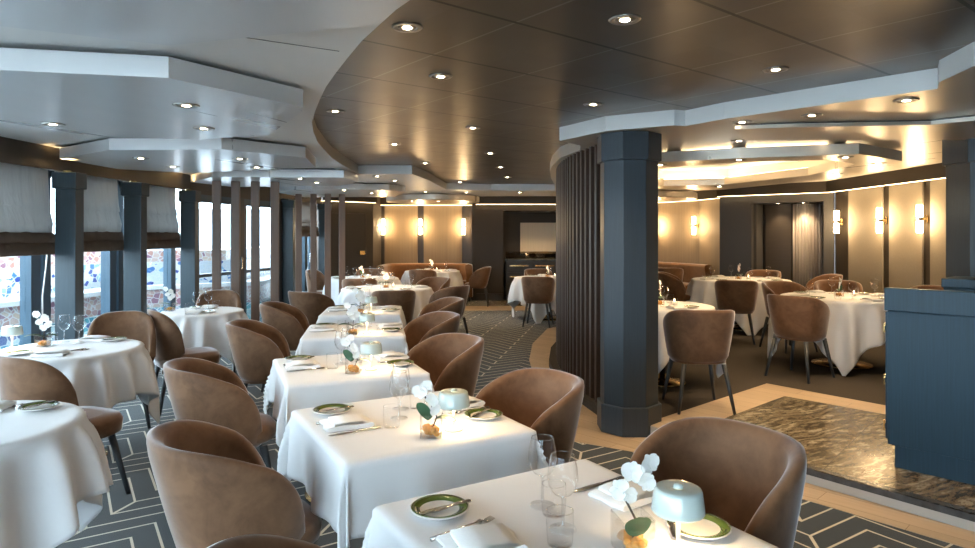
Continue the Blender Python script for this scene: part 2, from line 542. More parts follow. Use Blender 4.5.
struct('trim_5', ris, M['riser'])
# far oak strip and marble patch before the back wall
struct('trim_6', MB().box(-1.6, 1.6, 12.9, 13.7, .0005, .004), M['oak'])
struct('trim_7', MB().box(.0, 2.1, 13.7, 14.88, .0005, .005), M['marble'])

# ---- ceiling
struct('ceiling', MB().box(-4.4, 6.4, -3.8, 16.6, 2.47, 2.55), M['white_paint'])
dark_poly = [(-1.75, 3.0), (-1.75, 8.3), (-1.1, 8.4), (-.9, 11.4), (1.5, 11.4), (1.4, 5.2), (2.0, 4.4), (6.2, 4.0), (6.2, -3.6), (-.2, -3.6), (-.6, 1.5)]
struct('ceiling', MB().prism(dark_poly, HD, HD + .05), M['tile'])
rest = MB()
rest.prism([(-4.3, -3.7), (-.2, -3.6), (-.6, 1.5), (-1.75, 3.0), (-1.75, 8.3), (-1.1, 8.4), (-.9, 11.4), (1.5, 11.4), (1.4, 5.2), (2.0, 4.4), (6.2, 4.0), (6.3, 4.0), (6.3, 16.5), (-4.3, 16.5)], HD, HD + .06)
struct('ceiling', rest, M['white_paint'])
lcurve = [(1.17, 11.25), (.06, 11.25), (-.7, 11.0), (-.83, 9.1), (-.95, 8.2), (-1.634, 8.2), (-1.60, 7.3), (-1.555, 6.5), (-1.48, 5.9), (-1.396, 5.32), (-1.30, 4.85), (-1.196, 4.43), (-1.075, 4.05), (-.948, 3.68), (-.84, 3.38), (-.73, 3.11), (-.61, 2.83), (-.5, 2.58), (-.38, 2.35), (-.264, 2.13), (0, 1.7), (.3, 1.3), (1.0, .7), (1.6, .3), (1.7, -3.6)]
struct('ceiling', MB().prism(lcurve + [(-4.25, -3.6), (-4.25, 13.0), (-2.2, 13.2), (1.2, 12.8)], HL, HD + .02), M['fascia'])
rcurve = [(1.17, 11.25), (1.02, 9.9), (.86, 8.8), (.76, 7.9), (.72, 7.2), (.725, 6.5), (.838, 5.89), (.80, 5.6), (.594, 5.32), (.88, 4.81), (1.31, 4.57), (1.40, 4.60), (1.575, 4.31), (2.376, 3.42), (2.28, 3.27), (2.22, 2.96), (3.2, 1.9), (3.6, -3.6)]
khole = [(4.0, 7.3), (3.62, 5.95), (3.03, 5.60), (2.22, 5.74), (1.62, 6.25), (1.48, 8.3), (2.32, 8.86), (3.2, 8.64)]
# slab outline with the recess over the glowing ring cut out (slit at the right)
struct('ceiling', MB().prism(rcurve + [(5.0, -3.6), (5.0, 3.2), (4.75, 6.5), (4.74, 7.3)] + khole + [(4.0, 7.302), (4.74, 7.302), (4.7, 9.0), (4.0, 11.0), (2.0, 12.5), (1.2, 12.8)], HL, HD + .02), M['warm_cloud'])
# thin pale fascia facings where the step meets the tiles
fas = MB()
for a, b2 in zip(rcurve[8:-1], rcurve[9:]):
    fas.obox(a, b2, -.006, .0, HL, HD + .01)
struct('trim_8', fas, M['fascia'])
seam = MB()
seam.obox((-1.25, 2.35), (-.62, 2.72), 0, .006, HL - .001, HL + .01)
struct('trim_9', seam, M['black'])

def cloud(poly, label, zb=2.16, zt=2.25, mat='cloud', hole=None):
    t = thing('ceiling_panel', label, 'ceiling panel', (poly[0][0], poly[0][1], zb))
    ox, oy = poly[0]
    pl = [(x - ox, y - oy) for x, y in poly]
    if hole is None:
        MB().prism(pl, 0, zt - zb).build('panel', M[mat], t)
    else:
        # ring: same vertex count inside and outside
        ho = [(x - ox, y - oy) for x, y in hole]
        n = len(pl); mb = MB()
        vs = [(x, y, z) for z in (0, zt - zb) for ring in (pl, ho) for x, y in ring]
        fs = []
        for i in range(n):
            j = (i + 1) % n
            fs += [(i, j, n + j, n + i), (2 * n + i, 3 * n + i, 3 * n + j, 2 * n + j), (i, 2 * n + i, 2 * n + j, j), (n + i, n + j, 3 * n + j, 3 * n + i)]
        mb.add(vs, fs); mb.build('panel', M[mat], t)
    cx = sum(p[0] for p in pl) / len(pl); cy = sum(p[1] for p in pl) / len(pl)
    if hole is None:
        MB().prism([(cx + (x - cx) * .86, cy + (y - cy) * .86) for x, y in pl], zt - zb, HL - zb).build('hanger', M['black'], t)
    else:
        hb = MB()
        for x, y in pl:
            hx, hy = (x - cx) * .86 + cx, (y - cy) * .86 + cy
            hb.box(hx - .05, hx + .05, hy - .05, hy + .05, zt - zb, HL - zb)
        hb.build('hanger', M['black'], t)
    return t
cloud([(-3.7, -.5), (-3.6, 1.9), (-1.68, 2.24), (-1.21, 2.47), (-.905, 2.38), (-.39, 2.23), (-.05, 1.7), (.2, -.5)], 'large satin grey ceiling panel nearest the camera, cut off by the top edge', 2.22, 2.25)
cloud([(-3.55, 2.55), (-1.95, 2.60), (-1.34, 2.73), (-.95, 3.35), (-1.0, 3.49), (-1.43, 4.27), (-1.98, 4.5), (-2.55, 4.38), (-2.98, 3.97), (-3.55, 3.75)], 'satin grey faceted ceiling panel over the nearest window tables, second from the camera')
cloud([(-3.70, 5.62), (-2.94, 5.05), (-2.05, 5.01), (-1.55, 5.54), (-1.68, 6.36), (-1.85, 6.40), (-3.16, 6.92), (-3.70, 6.5)], 'satin grey faceted ceiling panel in front of the wooden poles')
cloud([(-3.70, 8.1), (-3.13, 7.4), (-1.65, 7.46), (-1.61, 8.1), (-2.0, 8.76), (-3.5, 8.9)], 'satin grey faceted ceiling panel above the nearer group of wooden poles')
cloud([(-3.3, 9.9), (-2.5, 9.25), (-1.45, 9.6), (-1.25, 9.9), (-1.6, 11.2), (-3.2, 11.4)], 'satin grey ceiling panel above the farther group of wooden poles')
cloud([(1.72, 4.52), (2.07, 4.44), (2.96, 4.34), (3.13, 4.17), (4.4, 3.5), (4.5, 5.0), (2.0, 5.05)], 'thin satin ceiling panel between the octagonal column and the right column', 2.235, 2.262, 'warm_cloud')
cloud([(1.58, 5.88), (2.16, 5.57), (3.03, 5.3), (3.7, 5.8), (4.0, 7.3), (3.45, 8.95), (2.3, 9.3), (1.35, 8.6)],
      'warm faceted ceiling ring with a glowing recess over the right tables', 2.16, 2.25, 'warm_cloud',
      hole=[(1.75, 6.35), (2.28, 5.87), (3.0, 5.72), (3.44, 6.05), (3.55, 7.2), (3.10, 8.50), (2.37, 8.72), (1.60, 8.2)])
# glowing strip lying on top of the ring, facing up into the recess
hole = [(1.75, 6.35), (2.28, 5.87), (3.0, 5.72), (3.44, 6.05), (3.55, 7.2), (3.10, 8.50), (2.37, 8.72), (1.60, 8.2)]
lit = MB()
for a, b2 in zip(hole, hole[1:] + hole[:1]):
    lit.obox(a, b2, -.10, -.07, 2.252, 2.260)
tag(lit.build('led_strip', M['recess']), 'hidden warm light strip around the recess of the right ceiling ring', 'light strip')

def disc_panel(c, r, label):
    t = thing('round_ceiling_panel', label, 'ceiling panel', (c[0], c[1], 2.15))
    MB().lathe([(r - .01, 0), (r, .01), (r, .10), (r - .01, .11)], 48, smooth=False).build('panel', M['warm_cloud'], t)
    MB().lathe([(r * .8, .11), (r * .8, HD - 2.15)], 32, smooth=False).build('hanger', M['black'], t)
disc_panel((-1.08, 12.9), .92, 'round satin ceiling panel above the curved banquette corner')
disc_panel((2.95, 12.0), .88, 'round satin ceiling panel in the far right corner, seen behind the octagonal column')

# ---- walls
def wall(name, p, q, z0, z1, mat, t0=0, t1=.12, parent=None):
    return struct(name, MB().obox(p, q, t0, t1, z0, z1), M[mat], parent)
# back wall with the bar niche
wall('wall_back', (-.26, 14.9), (.36, 14.9), 0, HD, 'dark_wall')
wall('wall_back', (.36, 14.9), (2.3, 14.9), 2.05, HD, 'dark_wall')
wall('wall_back', (2.3, 14.9), (2.75, 14.9), 0, HD, 'dark_wall')
wall('wall_back', (.20, 15.9), (2.5, 15.9), 0, HD, 'dark_wall')
wall('wall_back', (.36, 15.9), (.36, 15.02), 0, HD, 'header', -.12, 0)
wall('wall_back', (2.3, 15.02), (2.3, 15.9), 0, HD, 'dark_wall', -.1, 0)
struct('ceiling', MB().box(.36, 2.3, 15.02, 15.9, 2.05, 2.1), M['black'])
# golden recess
wall('wall_back', (-2.6, 15.3), (-.2, 15.3), 0, HD, 'strip')
wall('wall_back', (-.26, 15.3), (-.26, 14.9), 0, HD, 'dark_wall', -.1, 0)
wall('wall_back', (-2.50, 14.2), (-2.50, 15.3), 0, HD, 'dark_wall', 0, .1)
wall('wall_back', (-3.45, 13.3), (-2.50, 14.2), 0, HD, 'dark_wall')
struct('baseboard_back', MB().box(-.26, .36, 14.87, 14.9, 0, .16), M['strip'])
# right hand golden curve and niche wall
gcurve = [(2.6, 14.9), (3.72, 14.2), (4.3, 13.2), (4.5, 12.3), (4.32, 11.86)]
for a, b2 in zip(gcurve[:-1], gcurve[1:]):
    wall('wall_right', a, b2, 0, HD, 'gold_panel')
NA, NB = Vector((4.25, 11.9)), Vector((5.70, 10.70))
def nl(t, d=0):
    u = (NB - NA).normalized(); n = Vector((-u.y, u.x)); p = NA + (NB - NA) * t + n * d
    return (p.x, p.y)
wall('wall_right', nl(0), nl(.30), PZ - .01, HD, 'dark_wall_r')
wall('wall_right', nl(.30), nl(.92), 2.06, HD, 'dark_wall_r')
wall('wall_right', nl(.92), nl(1), PZ - .01, HD, 'dark_wall_r')
wall('wall_right', nl(.1, .5), nl(1.1, .5), PZ - .01, HD, 'header')
wall('wall_right', nl(.30, .5), nl(.30, .12), PZ - .01, 2.06, 'dark_wall_r', 0, .05)
wall('wall_right', nl(.92, .12), nl(.92, .5), PZ - .01, 2.06, 'dark_wall_r', 0, .05)
struct('ceiling', MB().prism([nl(.28, .12), nl(.95, .12), nl(.95, .5), nl(.28, .5)], 2.06, 2.10), M['black'])
wall('wall_right', (5.75, 10.75), (5.75, -3.6), PZ - .01, HD, 'strip')
# window side
struct('wall_left', MB().obox((-3.98, -3.6), (-3.98, 8.35), 0, .14, 0, .42), M['frame'])
struct('wall_left', MB().obox((-3.98, -3.6), (-3.98, 8.35), 0, .14, 2.10, HD), M['header'])
struct('trim_10', MB().box(-3.86, -3.80, -3.6, 8.3, 2.07, HD), M['header'])
DA, DB = (-3.86, 8.42), (-3.44, 10.85)
EA, EB = (-3.44, 11.1), (-3.36, 13.1)
struct('wall_left', MB().obox(DA, DB, 0, .12, 2.04, HD), M['header'])
struct('wall_left', MB().obox(DB, EB, 0, .12, 2.12, HD), M['header'])
struct('wall_left', MB().obox(DB, EB, 0, .12, 0, .42), M['frame'])
struct('wall_rear', MB().box(-4.1, 6.0, -3.8, -3.65, 0, .3), M['header'])
struct('wall_rear', MB().box(-4.1, 6.0, -3.8, -3.65, 2.15, HD), M['header'])
struct('wall_rear', MB().box(.45, 6.0, -3.8, -3.65, .3, 2.15), M['header'])

# windows
def window(n, y0, y1, mull=None):
    t = sempty('window_%d' % n, (-4.08, (y0 + y1) / 2, .42)); yc = (y0 + y1) / 2
    fr = MB()
    for a in (y0, y1):
        fr.box(-.05, .05, a - yc - .04, a - yc + .04, 0, 1.7)
    fr.box(-.05, .05, y0 - yc, y1 - yc, 0, .06).box(-.05, .05, y0 - yc, y1 - yc, 1.62, 1.7)
    if mull: fr.box(-.06, .06, mull[0] - yc, mull[1] - yc, 0, 1.7)
    fr.build('window_frame', M['frame'], t)
    MB().box(-.004, .004, y0 - yc, y1 - yc, .03, 1.66).build('pane', M['pane'], t)
wn = 1
for y0, y1 in ((-3.5, -2.2), (-2.1, -.8), (-.7, .6), (.7, 1.9), (2.0, 3.1), (3.2, 4.25)):
    window(wn, y0, y1); wn += 1
for y0, y1 in ((4.30, 5.86), (5.90, 7.06), (7.10, 8.40)):
    t = sempty('window_%d' % wn, (-4.08, (y0 + y1) / 2, .42)); yc = (y0 + y1) / 2
    MB().box(-.05, .05, y0 - yc, y0 - yc + .10, 0, 1.7).box(-.05, .05, y1 - yc - .12, y1 - yc, 0, 1.7).box(-.05, .05, y0 - yc, y1 - yc, 0, .06).box(-.05, .05, y0 - yc, y1 - yc, 1.62, 1.7).build('window_frame', M['frame'], t)
    MB().box(-.004, .004, y0 - yc + .1, y1 - yc - .12, .06, 1.62).build('pane', M['pane'], t)
    wn += 1
# far window beyond the doors
t = sempty('window_%d' % wn, (-3.45, 11.9, .42))
MB().box(-.14, -.04, -1.1, -.96, 0, 1.7).box(-.14, -.04, .52, .72, 0, 1.7).box(-.14, -.04, 1.1, 1.2, 0, 1.7).box(-.14, -.04, -1.1, 1.2, 1.62, 1.7).build('window_frame', M['frame'], t)
MB().box(-.10, -.095, -1.0, 1.15, 0, 1.66).build('pane', M['pane'], t)
wn += 1
for x0, x1 in ((-4.0, -1.8), (-1.75, .4)):
    t = sempty('window_%d' % wn, ((x0 + x1) / 2, -3.72, .3)); h = (x1 - x0) / 2
    MB().box(-h, -h + .06, -.05, .05, 0, 1.85).box(h - .06, h, -.05, .05, 0, 1.85).build('window_frame', M['frame'], t)
    MB().box(-h, h, -.004, .004, 0, 1.85).build('pane', M['pane'], t)
    wn += 1

# glazed double doors
dv = Vector((DB[0] - DA[0], DB[1] - DA[1])); dl = dv.length; dr = math.atan2(dv.y, dv.x)
def door(n, s0, s1, handle_at):
    p = Vector(DA) + dv.normalized() * s0
    t = sempty('door_%d' % n, (p.x, p.y, 0)); t.rotation_euler = (0, 0, dr)
    w = s1 - s0
    MB().box(0, .10, 0, .07, 0, 2.04).box(w - .10, w, 0, .07, 0, 2.04).box(.10, w - .10, 0, .07, 0, .14).box(.10, w - .10, 0, .07, 1.94, 2.04).box(.10, w - .10, .0, .06, .93, .975).build('door_frame', M['frame'], t)
    MB().box(.10, w - .10, .03, .038, .14, 1.94).build('pane', M['pane'], t)
    MB().box(handle_at - .015, handle_at + .015, -.05, .0, 1.0, 1.17).build('door_handle', M['steel'], t)
door(1, .10, 1.16, 1.08)
door(2, 1.28, 2.34, 2.27)
db = MB()
for s in (.0, 1.16, 2.34):
    p = Vector(DA) + dv.normalized() * s; q = Vector(DA) + dv.normalized() * min(dl, s + .12)
    db.obox((p.x, p.y), (q.x, q.y), -.02, .10, 0, 2.05)
struct('trim_11', db, M['door_frame'])
# service door in the dark back wall
t = sempty('door_3', (-2.98, 13.74, 0)); t.rotation_euler = (0, 0, math.atan2(.9, .95))
MB().box(-.47, .47, -.012, 0, 0, 1.95).build('door_leaf', M['dark_wall'], t, bevel=.003)
MB().box(-.49, -.475, -.02, 0, 0, 1.97).box(.475, .49, -.02, 0, 0, 1.97).box(-.49, .49, -.02, 0, 1.955, 1.97).build('door_frame', M['strip'], t)
MB().box(.30, .42, -.05, -.012, 1.08, 1.16).build('door_handle', M['brass'], t)

# header boxes with their hidden light strips
def header(p, q, n, d=.16, zb=2.20, e=True, dd=.04):
    struct('trim_%d' % n, MB().obox(p, q, -d, -d + .05, zb, HD), M['header'])
    if e:
        o = MB().obox(p, q, -.105, -.093, zb - .005, zb + .006).build('led_strip', M['cove'])
        return o
HS = [((-2.50, 15.3), (-.26, 15.3)), ((-.26, 14.9), (2.6, 14.9)), ((-3.45, 13.3), (-2.50, 14.2)),
      (gcurve[0], gcurve[1]), (gcurve[1], gcurve[2]), (gcurve[2], gcurve[3]), (nl(0), nl(1)), ((5.70, 10.7), (5.70, 6.2))]
HLab = ['warm light strip hidden above the gold fabric panels of the banquette recess', 'warm light strip hidden above the dark wall over the bar niche',
        'warm light strip hidden above the dark service door', 'warm light strip above the far end of the curved gold wall',
        'warm light strip above the middle of the curved gold wall', 'warm light strip above the near end of the curved gold wall',
        'warm light strip above the curtained alcove wall', 'warm light strip above the three cream wall panels']
for i, ((p, q), lb) in enumerate(zip(HS, HLab)):
    o = header(p, q, 12 + i)
    tag(o, lb, 'light strip')

# outside
struct('ground', MB().box(-40, -4.15, -30, 60, -.35, -.25), M['ground_out'])
struct('ground', MB().box(-4.15, 40, -40, -3.9, -.35, -.25), M['ground_out'])
t = thing('mosaic_bench', 'curving mosaic terrace bench outside the windows with teal, pink and blue bands', 'bench', (-5.9, 8, -.25))
def band(name, x0, x1, z0, z1, mat):
    rows = []
    mb = MB()
    pts = [(-12 + i * 1.0, .35 * math.sin(i * .55) + (0.10 * i if i > 14 else 0)) for i in range(30)]
    n = len(pts)
    fr = [(x0 + dx, y) for y, dx in pts]; bk = [(x1 + dx, y) for y, dx in pts]
    mb.prism(fr + bk[::-1], z0, z1)
    mb.build(name, M[mat], t)
band('teal_band', -.5, 0.25, 0, .62, 'mos_teal')
band('pink_band', -.55, .15, .62, .90, 'mos_pink')
band('ledge', -.65, .2, .90, .96, 'mos_white')
band('blue_band', -.75, -.25, .96, 1.32, 'mos_blue')
band('upper_pink_band', -.8, -.35, 1.32, 1.50, 'mos_pink')
t = thing('white_building', 'pale blue-white building far outside the glazed doors', 'building', (-13, 34, -.25))
MB().box(-9, 5, 0, 6, 0, 3.1).build('wall', plain('pale_facade', (.20, .24, .28), .8), t)
wb = MB()
for i in range(7): wb.box(-8 + i * 1.9, -7 + i * 1.9, -.05, 0, 1.2, 2.4)
wb.build('window', plain('facade_glass', (.25, .34, .42), .2), t)
t = thing('orange_life_ring', 'orange life ring post outside the leftmost window', 'life ring', (-5.15, 5.27, -.25))
mb = MB(); rr = []
for i in range(25):
    a = 2 * PI * i / 24
    rr.append((.17 * math.cos(a), 0, 1.42 + .24 * math.sin(a)))
mb.tube(rr, .065, 10, cap=False); mb.build('ring', plain('life_ring_orange', (.75, .16, .06), .5), t)
MB().tube([(0, .05, 0), (0, .05, 1.5)], .04, 10).build('post', M['mos_white'], t)

# ================================================================== COLUMNS, POSTS, POLES, SCREEN
def octa(ap, c=(0, 0)):
    r = ap / math.cos(PI / 8)
    return [(c[0] + r * math.cos(PI / 8 + k * PI / 4), c[1] + r * math.sin(PI / 8 + k * PI / 4)) for k in range(8)]
def column(loc, ap, label, zb):
    t = thing('octagonal_column', label, 'column', (loc[0], loc[1], zb))
    h = HL - zb
    MB().prism(octa(ap - .012), .20, h - .20).build('shaft', M['slate'], t, bevel=.003)
    MB().prism(octa(ap + .012), 0, .215).build('base', M['slate'], t, bevel=.006)
    MB().prism(octa(ap + .012), h - .21, h).build('capital', M['slate'], t, bevel=.005)
column((1.093, 5.03), .218, 'big dark grey octagonal column in the middle beside the slatted screen', .0045)
column((4.02, 5.12), .33, 'dark octagonal column at the right edge behind the blue cabinet', PZ - .006)

def mk_post():
    t = thing('window_post', '', 'post')
    MB().box(-.09, .09, -.06, .06, 0, 1.90).build('shaft', M['post'], t, bevel=.006)
    MB().box(-.105, .105, -.08, .08, 1.90, 2.04).build('capital', M['post'], t, bevel=.006)
    MB().lathe([(.03, 0), (.035, .02)], 12, (-.02, 0, 2.04), smooth=False).build('uplight', M['brass'], t)
    return t
kp = Kind(mk_post)
for i, (x, y, lb) in enumerate(((-3.64, 4.20, 'blue-grey window post just outside the left edge of the view'), (-3.64, 5.66, 'blue-grey window post between the first and second blinds, nearest in view'), (-3.64, 6.72, 'blue-grey window post between the second and third blinds'), (-3.64, 7.95, 'blue-grey window post between the third blind and the glazed doors'))):
    if i == 0: continue
    kp.put((x, y, 0), 0, lb, 'posts along the windows')
    l = bpy.data.lights.new('post_uplight', 'SPOT'); l.energy = 5; l.color = (1, .68, .32); l.spot_size = R(110); l.spot_blend = .8; l.shadow_soft_size = .02
    o = bpy.data.objects.new('post_uplight_lamp', l); COL.objects.link(o); o.location = (x - .02, y, 2.085); o.rotation_euler = (R(180), R(0), 0)
t = thing('corner_post', 'dark blue post between the far blind and the dark service door wall', 'post', (-3.24, 12.95, 0))
MB().box(-.10, .08, -.12, .12, 0, 2.0).build('shaft', M['post'], t, bevel=.005)
MB().box(-.12, .10, -.14, .14, 2.0, 2.12).build('capital', M['post'], t, bevel=.005)
t = thing('door_post', 'brown and blue post between the glazed doors and the far window blind', 'post', (-3.33, 10.98, 0))
MB().box(-.10, .08, -.12, .12, 0, 1.95).build('shaft', M['post'], t, bevel=.005)
MB().box(-.12, .10, -.14, .14, 1.95, 2.08).build('capital', M['post'], t, bevel=.005)

def mk_pole():
    t = thing('wooden_pole', '', 'pole')
    MB().box(-.05, .05, -.03, .03, 0, 2.158).build('shaft', M['pole'], t, bevel=.008)
    MB().box(-.035, .035, -.02, .02, 2.10, 2.16).build('collar', M['black'], t)
    return t
kq = Kind(mk_pole)
ordn = ['leftmost', 'second from the left', 'third from the left', 'rightmost']
for k in range(4):
    x = (-3.30, -3.08, -2.85, -2.62)[k]
    kq.put((x, 7.92 + .03 * k, 0), .25, 'slim walnut pole before the glazed doors, %s of four' % ordn[k], 'walnut poles')
for k in range(4):
    x = (-3.04, -2.80, -2.57, -2.34)[k]
    kq.put((x, 10.46, 0), .25, 'slim walnut pole before the far blind, %s of four' % ordn[k], 'walnut poles')

# slatted curved screen
t = thing('slatted_screen', 'curved screen of dark upright wooden slats behind the octagonal column', 'screen', (0, 0, PZ - .006))
ctrl = [(.99, 5.42), (.91, 5.80), (.84, 6.3), (.815, 6.9), (.84, 7.5), (.91, 8.15), (1.03, 8.85), (1.18, 9.5), (1.5, 10.1)]
def spl(c, step):
    out = []
    P_ = [Vector(c[0]) * 2 - Vector(c[1])] + [Vector(p) for p in c] + [Vector(c[-1]) * 2 - Vector(c[-2])]
    dens = []
    for i in range(1, len(P_) - 2):
        for k in range(40):
            u = k / 40
            a, b, cc, d = P_[i - 1], P_[i], P_[i + 1], P_[i + 2]
            dens.append(.5 * ((2 * b) + (-a + cc) * u + (2 * a - 5 * b + 4 * cc - d) * u * u + (-a + 3 * b - 3 * cc + d) * u ** 3))
    dens.append(P_[-2])
    acc = 0; out = [(dens[0], (dens[1] - dens[0]).normalized())]
    for p, q in zip(dens, dens[1:]):
        acc += (q - p).length
        if acc >= step:
            acc -= step; out.append((q, (q - p).normalized()))
    return out
zt = HL - PZ + .006
for p, d in spl(ctrl, .125):
    n = Vector((-d.y, d.x))
    a = math.atan2(n.y, n.x)
    MB().box(p.x - .045, p.x + .045, p.y - .022, p.y + .022, 0, zt - .001, rot=a, org=(p.x, p.y)).build('slat', M['slat'], t, bevel=.003)
pts = spl(ctrl, .10)
fr = [(p.x + d.y * .075, p.y - d.x * .075) for p, d in pts]; bk = [(p.x + d.y * .10, p.y - d.x * .10) for p, d in pts]
MB().prism(fr + bk[::-1], 0, zt - .002).build('backing', M['slat_back'], t)

# ================================================================== WINDOW BLINDS
def blind(y0, y1, zt_, zb, label, x=-3.83, ang=0, cx=None):
    t = thing('roman_blind', label, 'blind', (x, (y0 + y1) / 2, 0), ang, 'roman blinds on the windows')
    h = (y1 - y0) / 2
    rows = []
    n = 24
    zs = [zt_, zt_ - .10, zt_ - .20, zt_ - .30, zt_ - .38, zt_ - .385, zb + .27, zb + .19]
    offs = [0, .004, .010, .016, .030, .018, .050, .040]
    for z, o in zip(zs, offs):
        rows.append([(o + .012 * math.sin(j * 1.7) * (zt_ - z), -h + 2 * h * j / n, z) for j in range(n + 1)])
    back = [[(p[0] - .01, p[1], p[2]) for p in r] for r in rows[::-1]]
    MB().grid(rows + back, closed_v=True).build('fabric', M['blind'], t)
    for z1, z0, o in ((zb + .20, zb + .09, .055), (zb + .115, zb, .075)):
        rows = []
        for zz, oo in ((z1, o - .03), (z1 - .02, o), ((z0 + z1) / 2, o + .012), (z0 + .01, o + .005), (z0, o - .02)):
            rows.append([(oo + .006 * math.sin(j * 1.1), -h + 2 * h * j / n, zz) for j in range(n + 1)])
        back = [[(p[0] - .015, p[1], p[2]) for p in r] for r in rows[::-1]]
        MB().grid(rows + back, closed_v=True).build('hem_fold', M['blind_band'], t)
    return t
blind(4.40, 5.66, 2.12, 1.33, 'grey roman blind with brown hem at the left edge, nearest')
blind(5.76, 6.72, 2.12, 1.34, 'grey roman blind with brown hem between the two nearest window posts')
blind(6.84, 7.96, 2.12, 1.34, 'grey roman blind with brown hem just left of the glazed doors')
blind(11.12, 12.80, 2.12, 1.47, 'small grey roman blind with brown hem behind the far wooden poles', x=-3.40)
t = thing('blind_cord', 'white blind cord looping down in front of the leftmost window frame', 'cord', (-3.9, 5.5, 0))
MB().tube([(0.06, .17, 1.36), (.06, .15, 1.2), (.06, .11, .98), (.06, .11, .82), (.06, .22, .70), (.06, .45, .68)], .006, 6).build('cord', M['ceramic'], t)

# ================================================================== WALL PANELS AND SCONCES
def panel(p, q, z0, z1, mat, label, name='upholstered_panel'):
    o = MB().obox(p, q, -.034, -.002, z0, z1).build(name, M[mat], bevel=.006)
    return tag(o, label, 'wall panel')
panel((-2.42, 15.3), (-1.64, 15.3), .5, 2.22, 'gold_panel', 'left gold ribbed fabric panel behind the curved banquette')
panel((-1.50, 15.3), (-.60, 15.3), .5, 2.22, 'gold_panel', 'right gold ribbed fabric panel behind the curved banquette')
yw = 5.75
for (y0, y1, lb) in ((10.30, 9.42, 'cream fabric wall panel between the left and middle right-hand sconces'), (9.26, 8.55, 'cream fabric wall panel between the middle and right right-hand sconces'), (8.40, 7.4, 'cream fabric wall panel right of the rightmost wall sconce')):
    panel((yw, y0), (yw, y1), .5, 2.24, 'cream_panel', lb)

def mk_sconce():
    t = thing('wall_sconce', '', 'wall lamp')
    for z0 in (.022, -.182):
        MB().lathe([(.034, z0), (.038, z0 + .01), (.038, z0 + .15), (.034, z0 + .16)], 16).build('glass_tube', M['sconce'], t)
    MB().lathe([(.041, -.020), (.041, .020)], 16, smooth=False).build('band', M['black'], t)
    MB().box(-.015, .015, .03, .10, -.012, .012).box(-.025, .025, .088, .10, -.05, .05).build('bracket', M['brass'], t)
    return t
ks = Kind(mk_sconce)
def sconce(x, y, z, nx, ny, label):
    rz = math.atan2(-ny, -nx) - PI / 2   # local +Y points into the wall
    ks.put((x + nx * .10, y + ny * .10, z), rz, label, 'twin glass wall sconces')
    l = bpy.data.lights.new('sconce_light', 'POINT'); l.energy = 11; l.color = (1, .66, .32); l.shadow_soft_size = .05
    o = bpy.data.objects.new('sconce_lamp', l); COL.objects.link(o); o.location = (x + nx * .18, y + ny * .18, z)
sconce(-2.44, 15.29, 1.69, 0, -1, 'glowing twin wall sconce, left of three on the banquette recess')
sconce(-1.57, 15.29, 1.69, 0, -1, 'glowing twin wall sconce between the two gold fabric panels')
sconce(-.56, 15.29, 1.69, 0, -1, 'glowing twin wall sconce, right of three on the banquette recess')
sconce(3.70, 14.2, 1.69, -.5, -.86, 'glowing twin wall sconce right beside the octagonal column, on the far gold wall')
sconce(4.26, 13.2, 1.69, -.87, -.5, 'glowing twin wall sconce on the far curved gold wall, left of the dark wall')
sconce(5.70, 10.45, 1.71, -1, -.25, 'glowing twin wall sconce next to the curtained alcove, leftmost of three')
sconce(5.73, 9.34, 1.71, -1, 0, 'glowing twin wall sconce between two cream panels, middle of three')
sconce(5.73, 8.47, 1.71, -1, 0, 'glowing twin wall sconce on the cream wall, nearest the right column')
# alcove contents
panel(nl(.36, .46), nl(.60, .46), PZ, 2.05, 'header', 'brown panel inside the right alcove, left of the grey curtain', 'alcove_panel')
cm = MB(); rows = []
A_, B_ = Vector(nl(.61, .40)), Vector(nl(.86, .40)); nn = Vector(((B_ - A_).y, -(B_ - A_).x)).normalized()
for k in range(61):
    p = A_ + (B_ - A_) * (k / 60) + nn * (.018 * math.sin(k * 1.05))
    rows.append([(p.x, p.y, PZ), (p.x, p.y, 2.05), (p.x - nn.x * .01, p.y - nn.y * .01, 2.05), (p.x - nn.x * .01, p.y - nn.y * .01, PZ)])
cm.grid(rows, closed_u=True)
tag(cm.build('curtain', M['curtain']), 'grey pleated curtain hanging in the right-hand alcove', 'curtain')
tag(MB().box(.80, 2.18, 15.85, 15.89, 1.05, 1.80).build('back_panel', M['beige_panel']), 'beige ribbed panel at the back of the bar niche', 'wall panel')

